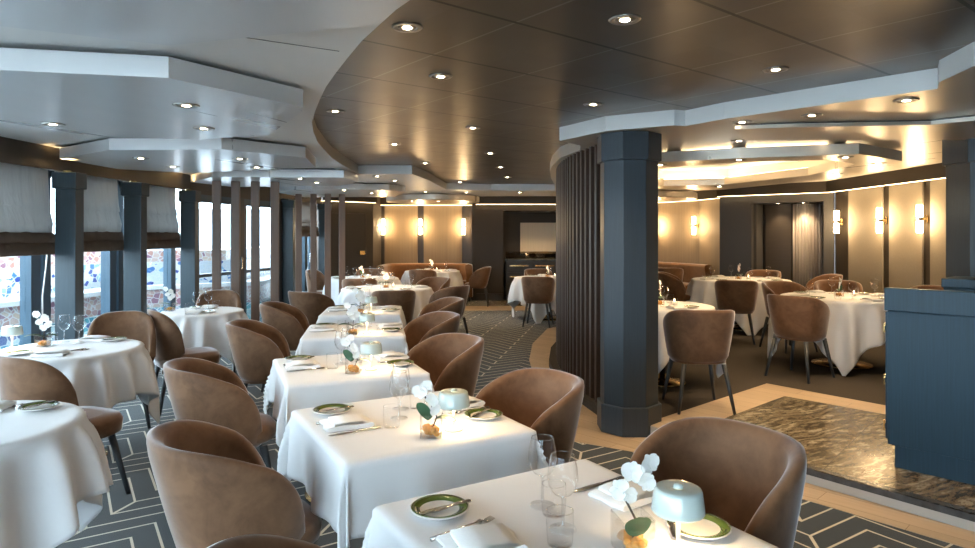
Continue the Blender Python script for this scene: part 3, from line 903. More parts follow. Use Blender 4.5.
# ================================================================== DOWNLIGHTS
def mk_down():
    t = thing('downlight', '', 'ceiling light')
    MB().lathe([(.040, -.002), (.060, -.006), (.066, 0), (.040, 0)], 24, closed=True).build('ring', M['chrome_ring'], t)
    MB().lathe([(.020, 0.0), (.020, -.004)], 16, smooth=False).build('bulb', M['bulb'], t)
    MB().lathe([(.020, -.0035), (.041, -.001), (.041, 0), (.020, 0)], 20, closed=True).build('reflector', M['chrome_ring'], t)
    return t
kd = Kind(mk_down)
DL = {HD: [(-.34, 2.75, 'above the nearest square tables, left of two by the top edge'), (.56, 2.65, 'in the dark ceiling near the top centre of the view'), (-.26, 3.6, 'second in the left row of the dark ceiling'),
           (1.53, 3.45, 'in the dark ceiling above and left of the right fascia'), (.71, 4.37, 'in the dark ceiling just left of the octagonal column head'), (-1.08, 4.61, 'in the dark ceiling beside the curved left fascia'),
           (-.9, 6.29, 'in the dark ceiling, second along the curved left fascia'), (-.76, 7.94, 'in the dark ceiling above the fifth square table'), (-.12, 5.33, 'in the dark ceiling, nearest of the row running to the bar'),
           (.03, 6.98, 'second of the row running to the bar'), (.17, 8.41, 'third of the row running to the bar'), (.3, 9.86, 'fourth of the row running to the bar'), (-.46, 10.79, 'in the dark ceiling before the far fascia')],
      2.16: [(-1.53, 3.3, 'near the right corner of the second ceiling panel'), (-2.58, 3.86, 'at the left of the second ceiling panel'), (-1.75, 4.01, 'at the far edge of the second ceiling panel'),
             (-2.97, 5.57, 'at the left of the third ceiling panel'), (-3.03, 6.26, 'behind the left one of the third ceiling panel'), (-2.14, 5.61, 'at the right of the third ceiling panel'), (-2.24, 6.31, 'at the far right of the third ceiling panel'),
             (-2.19, 7.6, 'near the edge of the panel over the nearer poles'), (-2.14, 8.15, 'at the back of the panel over the nearer poles'), (-1.82, 10.21, 'on the panel over the farther poles, right one'), (-2.1, 9.53, 'on the panel over the farther poles, left one'),
             (2.2, 5.69, 'on the near rim of the glowing ceiling ring, left one'), (3.03, 5.5, 'on the near rim of the glowing ceiling ring, right one'), (3.60, 5.98, 'at the right corner of the glowing ceiling ring'),
             (3.76, 7.0, 'on the right rim of the glowing ceiling ring'), (1.62, 6.1, 'on the left rim of the glowing ceiling ring'), (3.14, 8.80, 'on the far rim of the glowing ceiling ring')],
      2.15: [(-1.44, 12.4, 'on the round panel before the banquette, left one'), (-.95, 12.5, 'on the round panel before the banquette, right one'), (3.1, 11.7, 'on the round panel in the far right corner')],
      HL: [(-1.44, 8.48, 'in the pale ceiling behind the curved left fascia, left one'), (-1.31, 9.18, 'in the pale ceiling behind the curved left fascia, right one'), (-1.1, 11.5, 'in the pale ceiling over the large far round table'),
           (-.38, 11.7, 'in the pale far strip, left one'), (.58, 11.7, 'in the pale far strip near the bar niche'), (2.39, 3.71, 'in the right fascia zone, nearest the right column'),
           (2.08, 4.17, 'in the right fascia zone, second from the right'), (1.73, 4.42, 'beside the octagonal column head, right of it'), (2.05, 5.3, 'behind the thin ceiling panel, left one'), (2.74, 5.16, 'behind the thin ceiling panel, middle one'), (3.37, 5.12, 'behind the thin ceiling panel, right one'),
           (4.45, 7.9, 'above the right round table beside the cream wall'), (4.1, 9.3, 'in front of the alcove ceiling')],
      2.05: [(.85, 15.3, 'in the niche ceiling above the bar counter, left one'), (1.42, 15.3, 'in the niche ceiling above the bar counter, right one')],
      2.06: [(*nl(.50, .25), 'in the alcove ceiling, left one'), (*nl(.72, .25), 'in the alcove ceiling, right one')]}
ld = bpy.data.lights.new('downlight_spot', 'SPOT'); ld.energy = SPOT_W; ld.color = (1, .70, .40); ld.spot_size = R(95); ld.spot_blend = .75; ld.shadow_soft_size = .03
ld_soft = ld.copy(); ld_soft.energy = 4.0; ld_soft.color = (1, .82, .62)
for z, L in DL.items():
    for x, y, lb in L:
        zz = z
        if z == HL and (x, y) in ((2.05, 5.3), (2.74, 5.16), (3.37, 5.12)): zz = z
        kd.put((x, y, zz - .001), 0, 'small round ceiling downlight ' + lb, 'recessed ceiling downlights')
        o = bpy.data.objects.new('downlight_lamp', ld_soft if x < -1.4 and y < 9 else ld); COL.objects.link(o); o.location = (x, y, zz - .02)

# ================================================================== BANQUETTES, BAR CABINET, CONSOLE
def sweep(pts, prof, name, mat, parent, bevel=0):
    """sweep a cross section (offset to the right of travel, z) along ground points"""
    rows = []
    for i, p in enumerate(pts):
        a = Vector(pts[max(i - 1, 0)]); b = Vector(pts[min(i + 1, len(pts) - 1)])
        d = (b - a).normalized(); n = Vector((d.y, -d.x))
        rows.append([(p[0] + n.x * o, p[1] + n.y * o, z) for o, z in prof])
    mb = MB().grid(rows, closed_u=True)
    k = len(prof); m = len(pts)
    mb.add(rows[0], [tuple(range(k))]).add(rows[-1], [tuple(range(k))[::-1]])
    return mb.build(name, M[mat], parent)
def banquette(ctrl, label, z):
    t = thing('banquette', label, 'bench seat', (0, 0, z))
    pts = [(p.x, p.y) for p, d in spl(ctrl, .07)]
    sweep(pts, [(0, .10), (.0, .80), (.02, .83), (.09, .845), (.15, .83), (.17, .79), (.13, .55), (.15, .42), (.15, .10)], 'backrest', 'banquette', t)
    sweep(pts, [(.14, .12), (.14, .46), (.52, .47), (.57, .44), (.58, .12)], 'seat', 'banquette', t)
    sweep(pts, [(.05, 0), (.05, .12), (.50, .12), (.50, 0)], 'plinth', 'black', t)
banquette([(-2.40, 14.0), (-2.40, 14.7), (-2.25, 15.08), (-1.8, 15.22), (-1.2, 15.22), (-.65, 15.22), (-.36, 15.0), (-.34, 14.6)], 'curved tan leather banquette below the three left wall sconces', 0)
banquette([(2.75, 14.72), (3.3, 14.38), (3.62, 14.15), (3.95, 13.6), (4.2, 13.1), (4.36, 12.5)], 'curved tan leather banquette along the far right gold wall', PZ - .006)

t = thing('bar_cabinet', 'dark grey bar cabinet with brass-handled drawers in the back niche', 'cabinet', (.42, 14.95, 0))
MB().box(0, 1.8, .02, .85, .10, .90).build('body', M['dark_wall_r'], t)
MB().box(.02, 1.78, .06, .85, .0, .10).build('plinth', M['black'], t)
MB().box(-.02, 1.82, -.02, .87, .90, .94).build('worktop', M['dark_marble'], t, bevel=.004)
MB().box(.02, 1.80, .80, .812, .94, 1.10).build('splashback', M['splash'], t)
for i in range(3):
    for z0, z1 in ((.66, .88), (.40, .64), (.12, .38)):
        d = MB().box(.03 + .59 * i, .58 + .59 * i, 0, .02, z0, z1).build('drawer', M['dark_wall_r'], t, bevel=.003)
        MB().box(.09 + .59 * i, .52 + .59 * i, -.03, -.012, (z0 + z1) / 2 + .01, (z0 + z1) / 2 + .035).build('handle', M['brass'], d)

t = thing('waiter_station', 'dark blue wood-grain cabinet with raised back panel at the right edge', 'cabinet', (2.43, 3.95, PZ), math.atan2(-.73, .68))
MB().box(0, 1.7, 0, .55, .14, .95).build('body', M['navy'], t, bevel=.004)
MB().box(.03, 1.68, .035, .53, 0, .14).build('plinth', M['navy'], t)
MB().box(-.015, 1.72, -.012, .05, .95, 1.09).build('back_panel', M['navy'], t, bevel=.006)
MB().box(-.03, 1.72, .05, .57, .95, .975).build('worktop', M['navy'], t, bevel=.004)
d = MB().box(-.022, -.004, .04, .54, .16, .94).build('door', M['navy'], t, bevel=.002)
for z in (.24, .52, .84):
    MB().box(-.034, -.022, .045, .075, z - .03, z + .03).box(-.03, -.022, .03, .05, z - .015, z + .015).build('hinge', M['brass'], d)
t = thing('service_counter', 'second dark blue counter top showing behind the raised panel at the right edge', 'cabinet', (3.05, 4.35, PZ), math.atan2(-.73, .68))
MB().box(0, 1.5, 0, .34, 0, 1.06).build('body', M['navy'], t, bevel=.004)
MB().box(-.01, 1.5, -.01, .35, 1.06, 1.12).build('worktop', M['navy'], t, bevel=.004)

# ================================================================== CHAIRS
def legs(t, fx, bx, w, z):
    for sx, sy in ((1, 1), (1, -1), (-1, 1), (-1, -1)):
        x0 = (fx if sx > 0 else -bx)
        MB().tube([(x0 * .72, sy * w * .72, z), (x0, sy * w, 0)], [.021, .012], 10).build('leg', M['leg'], t)

def mk_tub():
    t = thing('tub_chair', '', 'chair')
    NT = 52; TM = R(138)
    H = .825; ZB = .385
    def plan(th, s, inset):
        # th=0 at the back (-X)
        sx = 1.02 - (1.02 - s) * 1.75
        ax, ay = .305 * sx - inset, .285 * s - inset
        c, k = math.cos(th), math.sin(th)
        e = .86
        return (-ax * math.copysign(abs(c) ** e, c) , ay * math.copysign(abs(k) ** e, k))
    rows = []
    for i in range(NT + 1):
        u = -1 + 2 * i / NT
        th = TM * u
        a = abs(u)
        top = ZB + .06 + (H - ZB - .06) * (math.cos(PI / 2 * min(1, a) ** 2.0) ** .9 if a < 1 else 0)
        th_ = .050 * (1 - .35 * a ** 6)
        prof = []
        def sc(z): 
            f = (z - ZB) / (H - ZB)
            return .80 + .22 * max(0, f) ** .85
        # outer bottom -> top
        zs = [ZB + (top - ZB) * q for q in (0, .04, .12, .3, .5, .7, .86, .95)]
        for j, z in enumerate(zs):
            ins = (.030, .012, 0, 0, 0, 0, 0, .004)[j]
            x, y = plan(th, sc(z), ins); prof.append((x, y, z))
        for q, dz in ((.2, -.002), (.5, .004), (.8, -.002)):
            x, y = plan(th, sc(top), th_ * q); prof.append((x, y, top + dz))
        for z in zs[::-1]:
            x, y = plan(th, sc(z), th_ + (.004 if z > top - .03 else 0)); prof.append((x, y, z))
        rows.append(prof)
    mb = MB().grid(rows, closed_u=True)
    k = len(rows[0])
    mb.add(rows[0], [tuple(range(k))]).add(rows[-1], [tuple(range(k))[::-1]])
    mb.build('shell', M['velvet'], t)
    # seat base and cushion
    def sel(ax, ay, cx, z, n=36, e=.72):
        return [(cx + ax * math.copysign(abs(math.cos(2 * PI * q / n)) ** e, math.cos(2 * PI * q / n)), ay * math.copysign(abs(math.sin(2 * PI * q / n)) ** e, math.sin(2 * PI * q / n)), z) for q in range(n)]
    r2 = [sel(.17, .19, .0, ZB - .004), sel(.182, .21, .0, ZB), sel(.186, .214, .01, ZB + .03)]
    mb = MB().grid(r2, closed_u=True); mb.add(r2[0], [tuple(range(36))]).add(r2[-1], [tuple(range(36))[::-1]])
    mb.build('seat_base', M['velvet'], t)
    r2 = [sel(.21, .185, .03, .40), sel(.225, .200, .035, .415), sel(.232, .208, .035, .455), sel(.215, .195, .03, .480), sel(.16, .145, .02, .490)]
    mb = MB().grid(r2, closed_u=True); mb.add(r2[0], [tuple(range(36))]).add(r2[-1], [tuple(range(36))[::-1]])
    mb.build('seat', M['velvet'], t)
    legs(t, .24, .24, .22, ZB)
    return t
def mk_side():
    t = thing('side_chair', '', 'chair')
    NT = 36; TM = R(82); H = .86; ZB = .42
    rows = []
    for i in range(NT + 1):
        u = -1 + 2 * i / NT
        th = TM * u
        a = abs(u)
        arch = (1 - a ** 3.0) ** .5 if a < 1 else 0
        top = .54 + (H - .54) * arch
        low = ZB - .02 + .10 * a ** 4
        prof = []
        zs = [low + (top - low) * q for q in (0, .1, .3, .5, .7, .9, 1)]
        def pl(z, ins):
            lean = .07 * (z - .42) / .42
            ax, ay = .235 - ins + lean * .8, .245 - ins + .02 * (z - .42) / .42
            return (-ax * abs(math.cos(th)) ** .8 * (1) + .0 - .01, ay * math.copysign(abs(math.sin(th)) ** .9, math.sin(th)), z)
        for j, z in enumerate(zs): prof.append(pl(z, .008 if j in (0, 6) else 0))
        prof.append((*pl(top, .022)[:2], top + .006))
        for j, z in enumerate(zs[::-1]): prof.append(pl(z, .040 if j in (0, 6) else .046))
        rows.append(prof)
    mb = MB().grid(rows, closed_u=True); k = len(rows[0])
    mb.add(rows[0], [tuple(range(k))]).add(rows[-1], [tuple(range(k))[::-1]])
    mb.build('backrest', M['velvet'], t)
    def sel(ax, ay, cx, z, n=36, e=.6):
        return [(cx + ax * math.copysign(abs(math.cos(2 * PI * q / n)) ** e, math.cos(2 * PI * q / n)), ay * math.copysign(abs(math.sin(2 * PI * q / n)) ** e, math.sin(2 * PI * q / n)), z) for q in range(n)]
    r2 = [sel(.22, .22, .02, .365), sel(.245, .235, .02, .375), sel(.25, .24, .02, .44), sel(.235, .225, .02, .470), sel(.17, .16, .01, .478)]
    mb = MB().grid(r2, closed_u=True); mb.add(r2[0], [tuple(range(36))]).add(r2[-1], [tuple(range(36))[::-1]])
    mb.build('seat', M['velvet'], t)
    legs(t, .24, .25, .22, .37)
    return t
ktub, kside = Kind(mk_tub), Kind(mk_side)
U = PZ - .006
# x, y, height of floor, target it faces, label
TUBS = [
 (-.31, 1.37, 0, (.2, 1.7), 'brown velvet tub chair at the bottom edge, left of the nearest square table'),
 (-.87, 2.31, 0, (-.33, 2.68), 'brown velvet tub chair left of the second square table'),
 (-1.41, 3.50, 0, (-.82, 3.8), 'brown velvet tub chair left of the third square table'),
 (-1.72, 5.08, 0, (-1.06, 5.22), 'brown velvet tub chair left of the fourth square table'),
 (-1.95, 6.47, 0, (-1.26, 6.57), 'brown velvet tub chair left of the fifth square table'),
 (-2.12, 7.95, 0, (-1.45, 9.0), 'brown velvet tub chair left behind the fifth square table, facing the large round table'),
 (.715, 2.13, 0, (.15, 1.72), 'large brown velvet tub chair right of the nearest square table'),
 (.14, 3.03, 0, (-.33, 2.74), 'brown velvet tub chair right of the second square table'),
 (-.33, 4.20, 0, (-.82, 3.85), 'brown velvet tub chair right of the third square table'),
 (-.54, 5.50, 0, (-1.06, 5.25), 'brown velvet tub chair right of the fourth square table'),
 (-.55, 6.85, 0, (-1.26, 6.6), 'brown velvet tub chair right of the fifth square table'),
 (-.55, 8.75, 0, (-1.42, 9.25), 'brown velvet tub chair right of the large round table behind the square ones'),
 (-1.18, 8.15, 0, (-1.42, 9.3), 'brown velvet tub chair with its back to the camera before the large round table'),
 (-.88, 10.15, 0, (-1.42, 9.3), 'brown velvet tub chair on the far right side of the large round table'),
 (-2.02, 10.28, 0, (-2.2, 11.5), 'warm lit velvet tub chair between the large round table and the table by the poles'),
 (-2.30, 12.75, 0, (-2.2, 11.5), 'velvet tub chair beyond the round table by the poles, against the dark wall'),
 (-1.27, 12.85, 0, (-1.17, 13.85), 'dark velvet tub chair with its back to us before the banquette table'),
 (-.22, 13.80, 0, (-1.17, 13.85), 'tan velvet tub chair at the right end of the banquette table'),
 (.84, 10.75, 0, (1.05, 11.7), 'brown velvet tub chair before the bar niche table, back to the camera'),
 (1.0, 12.75, 0, (1.1, 11.7), 'brown velvet tub chair behind the bar niche table'),
 (1.73, 5.36, U, (1.74, 6.4), 'brown velvet tub chair standing on the oak strip right of the octagonal column'),
 (3.12, 6.50, U, (4.1, 7.2), 'brown velvet tub chair left of the right round table with the hanging cloth corner'),
 (3.33, 8.70, U, (3.8, 9.9), 'brown velvet tub chair before the far right round table, back to the camera'),
 (2.96, 10.25, U, (3.9, 9.95), 'dark velvet tub chair left of the far right round table, half behind the column'),
 (3.72, 8.05, U, (3.95, 7.1), 'warm velvet tub chair between the two right round tables'),
 (4.45, 8.25, U, (3.95, 7.1), 'dark velvet tub chair beyond the right round table'),
 (4.98, 9.75, U, (4.0, 9.9), 'tan velvet tub chair at the right of the far right round table'),
 (4.55, 10.75, U, (4.0, 9.9), 'velvet tub chair behind the far right round table before the alcove'),
 (5.02, 7.45, U, (3.9, 7.1), 'tan velvet tub chair below the cream wall panels, right of the right round table'),
 (4.28, 6.12, U, (3.9, 7.1), 'dark velvet tub chair mostly hidden behind the blue cabinet'),
 (3.30, 11.9, U, (3.6, 13.2), 'tan velvet tub chair before the far right banquette'),
]
for x, y, z, tg, lb in TUBS:
    ktub.put((x, y, z), math.atan2(tg[1] - y, tg[0] - x), lb, 'brown velvet tub chairs')
SIDES = [
 (-2.38, 3.64, R(66), 'brown velvet side chair between the two nearest round window tables'),
 (-3.02, 3.90, R(62), 'velvet side chair at the left edge beside the middle round window table'),
 (-2.92, 5.17, R(-66), 'taupe velvet side chair beyond the middle round window table'),
 (-2.66, 5.72, R(38), 'dark brown velvet side chair facing the farthest round window table'),
 (-3.02, 7.25, R(-76), 'taupe velvet side chair beyond the farthest round window table'),
 (-3.02, 11.9, R(-20), 'brown velvet side chair under the small far window blind'),
]
for x, y, a, lb in SIDES:
    kside.put((x, y, 0), a, lb, 'brown velvet side chairs with round backs')

# ================================================================== TABLES
def cloth(kind, half, chalf, tabz, seed, drop_wave=.016, rot0=0):
    """square linen laid on a square (half) or round (radius half) top; grid in cloth space"""
    rnd = random.Random(seed)
    ph = [rnd.uniform(0, 6.28) for _ in range(6)]
    N = 72
    rows = []
    for i in range(N + 1):
        row = []
        for j in range(N + 1):
            x = -chalf + 2 * chalf * i / N; y = -chalf + 2 * chalf * j / N
            if kind == 'square':
                nx_, ny_ = max(-half, min(half, x)), max(-half, min(half, y))
                d = math.hypot(x - nx_, y - ny_)
                if d < 1e-6: row.append((x, y, tabz)); continue
                ux, uy = (x - nx_) / d, (y - ny_) / d
                corner = 2 * min(abs(ux), abs(uy)) * max(abs(ux), abs(uy))
                s = (ny_ if abs(ux) > abs(uy) else nx_)
                per = s * 14 + ph[0] + (3 if ux > .5 else 0) + (5 if uy > .5 else 0)
                wv = (math.sin(per) + .5 * math.sin(per * 2.3 + ph[1])) * drop_wave * min(1, d / .25)
                wv += corner * (.015 + .035 * math.cos(6 * math.atan2(uy, ux) + ph[2])) * min(1, d / .2)
                out = .006 + .03 * d + wv + .01
                px, py = nx_, ny_
            else:
                r = math.hypot(x, y)
                if r <= half: row.append((x, y, tabz)); continue
                ux, uy = x / r, y / r; d = r - half; px, py = ux * half, uy * half
                a = math.atan2(uy, ux)
                k = 15
                fo = .5 + .5 * math.sin(a * k + ph[0] + 1.2 * math.sin(a * 3 + ph[1]))
                wv = (fo ** 1.6 * .085 + .012 * math.sin(a * 5 + ph[3])) * min(1.15, (d / .30) ** .65) - .012
                out = .008 + .03 * d + wv + .022 * min(1, d / .15)
            # rounded edge
            if d < .02:
                z = tabz - d * .35; o = d * .8
            else:
                z = tabz - .007 - (d - .02) ; o = .016 + (out - .016) * min(1, (d - .02) / .06)
            row.append((px + ux * o, py + uy * o, z))
        rows.append(row)
    return MB().grid(rows)

def mk_cloth(mb, label, cat, loc, rz, group):
    o = mb.build('tablecloth', M['linen'])
    sol = o.modifiers.new('thickness', 'SOLIDIFY'); sol.thickness = .0025; sol.offset = 1
    o.location = loc; o.rotation_euler = (0, 0, rz)
    return tag(o, label, cat, group)

def mk_plate():
    t = thing('bread_plate', '', 'plate')
    MB().lathe([(.001, .004), (.035, .002), (.045, .003), (.078, .012), (.081, .015), (.079, .0165), (.052, .0085), (.045, .0075), (.001, .007)], 40).build('dish', M['ceramic'], t)
    MB().lathe([(.054, .0096), (.078, .0170), (.077, .0178), (.054, .0104)], 40, closed=True).build('rim', M['green_rim'], t)
    return t
def knife_mesh(L=.20):
    rows = []
    for q, w, h in ((0, .002, .002), (.05, .008, .0022), (.3, .011, .0026), (.52, .009, .003), (.55, .005, .005), (.75, .007, .006), (.97, .009, .006), (1, .005, .004)):
        x = -L / 2 + L * q
        rows.append([(x, -w, 0), (x, -w, h * .6), (x, 0, h), (x, w, h * .6), (x, w, 0)])
    mb = MB().grid(rows, closed_u=True)
    mb.add(rows[0], [tuple(range(5))]).add(rows[-1], [tuple(range(5))[::-1]])
    return mb
def mk_knife():
    t = thing('dinner_knife', '', 'knife')
    knife_mesh(.21).build('knife_body', M['steel'], t); return t
def mk_bknife():
    t = thing('butter_knife', '', 'knife')
    knife_mesh(.16).build('knife_body', M['steel'], t); return t
def mk_fork():
    t = thing('dinner_fork', '', 'fork')
    mb = MB()
    mb.tube([(-.10, 0, .003), (-.06, 0, .004), (0, 0, .006), (.035, 0, .004), (.055, 0, .003)], [.006, .0045, .003, .004, .009], 8, sx=1.0)
    for y in (-.0085, -.003, .003, .0085):
        mb.tube([(.052, y, .003), (.075, y, .001), (.098, y * 1.05, .005)], [.0018, .0016, .0010], 5)
    mb.build('fork_body', M['steel'], t); return t
def mk_napkin():
    t = thing('napkin', '', 'napkin')
    mb = MB()
    rows = []
    for (x, z) in ((-.085, .0), (-.092, .006), (-.088, .014), (-.03, .019), (.03, .017), (.085, .020), (.095, .010), (.085, .0)):
        rows.append([(x + .004 * math.sin(y * 60), y, z + .002 * math.sin(y * 40 + x * 30) * (z > .01)) for y in (-.065, -.055, -.02, .02, .055, .065)])
    mb.grid(rows, closed_v=True)
    k = len(rows)
    mb.add([r[0] for r in rows], [tuple(range(k))]).add([r[-1] for r in rows], [tuple(range(k))[::-1]])
    mb.build('folded_cloth', M['napkin'], t)
    rows = []
    for (x, z) in ((-.06, .019), (-.058, .026), (0, .029), (.055, .025), (.08, .021)):
        rows.append([(x, y, z) for y in (-.058, -.045, 0, .045, .058)])
    rows += [[(p[0], p[1], p[2] - .006) for p in r] for r in rows[::-1]]
    MB().grid(rows, closed_v=True).build('top_fold', M['napkin'], t)
    return t
def mk_wine():
    t = thing('wine_glass', '', 'wine glass')
    MB().lathe([(.036, 0), (.035, .002), (.008, .005), (.0045, .012), (.004, .075), (.006, .082)], 24, caps=False).build('foot', M['steel_thin'], t)
    out = [(.006, .082), (.024, .092), (.037, .112), (.040, .132), (.037, .160), (.031, .190)]
    MB().lathe(out, 28, caps=False).build('bowl', M['glass'], t)
    MB().lathe([(.0310, .1895), (.0312, .1905), (.0298, .1910), (.0296, .1895)], 28, closed=True).build('lip', M['steel_thin'], t)
    return t
M['steel_thin'] = glass_mat('bright_glass_edge', (.98, .985, .985), .20, .10, .7)
def mk_tumbler():
    t = thing('water_tumbler', '', 'glass')
    out = [(.030, 0), (.032, .01), (.034, .05), (.033, .082)]
    MB().lathe([(.001, 0)] + out, 24, caps=False).build('cup', M['glass'], t)
    MB().lathe([(.0330, .0815), (.0332, .0825), (.0314, .0825), (.0312, .0815)], 24, closed=True).build('lip', M['steel_thin'], t)
    return t
def petal(L, Wd, ang, tilt, curl=.3):
    """petal in the blossom plane, pointing at ang"""
    rows = []
    for i in range(7):
        q = i / 6
        w = Wd * math.sin(PI * (q * .88 + .06)) ** .7
        r_ = []
        for j in range(5):
            v = -1 + j * .5
            x, y, z = L * q, w * v, .12 * L * math.sin(q * 2.6) * curl + .15 * Wd * v * v + tilt * L * q
            c, k = math.cos(ang), math.sin(ang)
            r_.append((x * c - y * k, x * k + y * c, z))
        rows.append(r_)
    return rows
def blossom(mb_c, loc, nrm, size, spin):
    n = Vector(nrm).normalized()
    up = Vector((0, 0, 1)) if abs(n.z) < .9 else Vector((1, 0, 0))
    a = n.cross(up).normalized(); b = a.cross(n).normalized()
    for k, (L, Wd) in enumerate(((.9, .38), (1.0, .62), (.85, .33), (.85, .33), (1.0, .62))):
        ang = spin + (PI / 2, PI / 2 - 1.25, PI / 2 - 2.5, PI / 2 + 2.5, PI / 2 + 1.25)[k]
        rows = petal(size * L, size * Wd, ang, .12 if k in (1, 4) else .02)
        rows = [[tuple(Vector(loc) + a * p[0] + b * p[1] + n * p[2]) for p in r_] for r_ in rows]
        rows2 = [[tuple(Vector(p) - n * .0008) for p in r_] for r_ in rows]
        mb_c.grid(rows); mb_c.grid(rows2)
def leafm(base, dirx, L, Wd, up, droop, side=None):
    mb = MB(); d = Vector(dirx).normalized(); s = Vector(side).normalized() if side else d.cross(Vector((0, 0, 1))).normalized(); rows = []
    for i in range(10):
        q = i / 9; w = Wd * math.sin(PI * min(1, q * .85 + .12)) ** .6 * (1 if q < .95 else .5)
        c = Vector(base) + d * L * q + Vector((0, 0, up * L * q - droop * L * q * q))
        rows.append([tuple(c + s * w * v + Vector((0, 0, .25 * w * abs(v)))) for v in (-1, -.5, 0, .5, 1)])
    mb.grid(rows); mb.grid([[(p[0], p[1], p[2] - .0015) for p in r_] for r_ in rows])
    return mb
def mk_orchid(variant):
    def f():
        t = thing('potted_orchid', '', 'orchid')
        w = .040
        mb = MB()
        for (x0, x1, y0, y1) in ((-w, w, -w, -w + .002), (-w, w, w - .002, w), (-w, -w + .002, -w, w), (w - .002, w, -w, w)):
            mb.box(x0, x1, y0, y1, 0, .085)
        mb.box(-w, w, -w, w, 0, .006)
        mb.build('glass_pot', M['glass'], t)
        bk = MB()
        rnd = random.Random(variant)
        for i in range(26):
            x, y, z = rnd.uniform(-.026, .026), rnd.uniform(-.026, .026), .012 + rnd.uniform(0, .018)
            bk.lathe([(.004, -.008), (.012, -.003), (.013, .003), (.006, .009)], 6, (x, y, z))
        bk.build('bark', M['bark'], t)
        if variant == 0:
            st = [(0, 0, .02), (.01, .005, .07), (-.015, .01, .12), (-.010, .012, .16), (.02, .012, .19), (.06, .01, .21)]
            fl = [((.0, .0, .185), (-.2, -1, .2), .030, .2), ((.045, .005, .200), (.3, -1, .1), .030, -.4), ((.030, -.01, .165), (.1, -1, -.1), .026, .9), ((-.035, .0, .150), (-.3, -1, 0), .027, 2.0), ((-.01, -.005, .135), (0, -1, -.2), .022, 1.4)]
            lv = [((.0, -.025, .045), (-.1, -.6, .0), .022, .033, 2.4, .1, (1, 0, .05)), ((0, .0, .05), (.9, .35, 0), .07, .018, .5, .5)]
        elif variant == 1:
            st = [(.0, 0, .02), (.02, 0, .07), (.0, .005, .11), (-.03, .01, .15), (-.055, .01, .175)]
            fl = [((-.045, -.005, .165), (-.2, -1, .1), .030, .3), ((.0, -.005, .135), (.2, -1, .1), .028, 1.0), ((.012, -.004, .100), (.2, -1, 0), .024, 2.2), ((-.02, -.005, .185), (0, -1, .4), .026, -.5)]
            lv = [((-.005, -.01, .065), (-.9, -.1, 0), .048, .020, 1.35, .1, (.75, .1, .55)), ((.01, 0, .06), (.95, -.2, 0), .085, .024, .45, .45)]
        else:
            st = [(0, 0, .02), (0, .01, .09), (.02, .01, .15), (.0, .01, .20), (-.05, .01, .22)]
            fl = [((-.04, -.005, .215), (-.2, -1, .2), .030, .3), ((.01, -.005, .19), (.2, -1, .1), .030, 1.0), ((.03, -.004, .15), (.2, -1, 0), .028, 2.2), ((-.02, -.005, .165), (0, -1, .2), .027, -.5), ((.0, -.005, .125), (0, -1, 0), .026, .7)]
            lv = [((0, 0, .06), (-.95, -.2, 0), .11, .026, .5, .4), ((.0, 0, .06), (.95, .1, 0), .08, .022, .6, .5)]
        MB().tube(st, [.003] * (len(st) - 1) + [.0015], 6).build('stem', M['stem'], t)
        for p, n, s_, sp in fl:
            mb = MB(); blossom(mb, p, n, s_, sp); b_ = mb.build('blossom', M['petal'], t)
        for q_ in lv:
            leafm(*q_).build('leaf', M['leaf'], t)
        return t
    return f
def mk_lamp():
    t = thing('table_lamp', '', 'table lamp')
    MB().lathe([(.036, 0), (.036, .006), (.030, .009), (.006, .010)], 28).build('base', M['lamp_white'], t)
    MB().lathe([(.0055, .008), (.0055, .115)], 12).build('stem', M['lamp_white'], t)
    out = [(.060, .090), (.063, .094), (.062, .104), (.057, .142), (.054, .148), (.049, .150)]
    s_ = MB().lathe(out + [(.010, .149), (.008, .1475)] + [(.044, .146), (.049, .143), (.054, .138), (.058, .104), (.057, .090)], 36, closed=True).build('shade', M['shade_glass'], t)
    MB().lathe([(.004, .148), (.013, .150), (.009, .158), (.003, .160)], 16).build('finial', M['shade_glass'], s_)
    MB().lathe([(.016, .118), (.022, .124), (.016, .130)], 16).build('bulb', M['lamp_glow'], t)
    return t
def mk_candle():
    t = thing('candle_glass', '', 'candle')
    out = [(.028, 0), (.030, .01), (.030, .07)]
    MB().lathe([(.001, 0)] + out, 20, caps=False).build('holder', M['glass'], t)
    MB().lathe([(.022, .007), (.022, .04), (.004, .042)], 16).build('wax', M['lamp_white'], t)
    MB().lathe([(.001, .044), (.006, .052), (.001, .066)], 8).build('flame', M['lamp_glow'], t)
    return t
K = dict(plate=Kind(mk_plate), knife=Kind(mk_knife), bknife=Kind(mk_bknife), fork=Kind(mk_fork), napkin=Kind(mk_napkin), wine=Kind(mk_wine), tumbler=Kind(mk_tumbler),
         orch0=Kind(mk_orchid(0)), orch1=Kind(mk_orchid(1)), orch2=Kind(mk_orchid(2)), lamp=Kind(mk_lamp), candle=Kind(mk_candle))
lampd = bpy.data.lights.new('table_lamp_light', 'POINT'); lampd.energy = LAMP_W; lampd.color = (1, .68, .38); lampd.shadow_soft_size = .03
GR = dict(plate='green-rimmed bread plates', knife='dinner knives', bknife='butter knives', fork='dinner forks', napkin='folded napkins', wine='wine glasses', tumbler='water tumblers',
          orch0='white orchids in glass pots', orch1='white orchids in glass pots', orch2='white orchids in glass pots', lamp='cordless table lamps', candle='candles in glass')
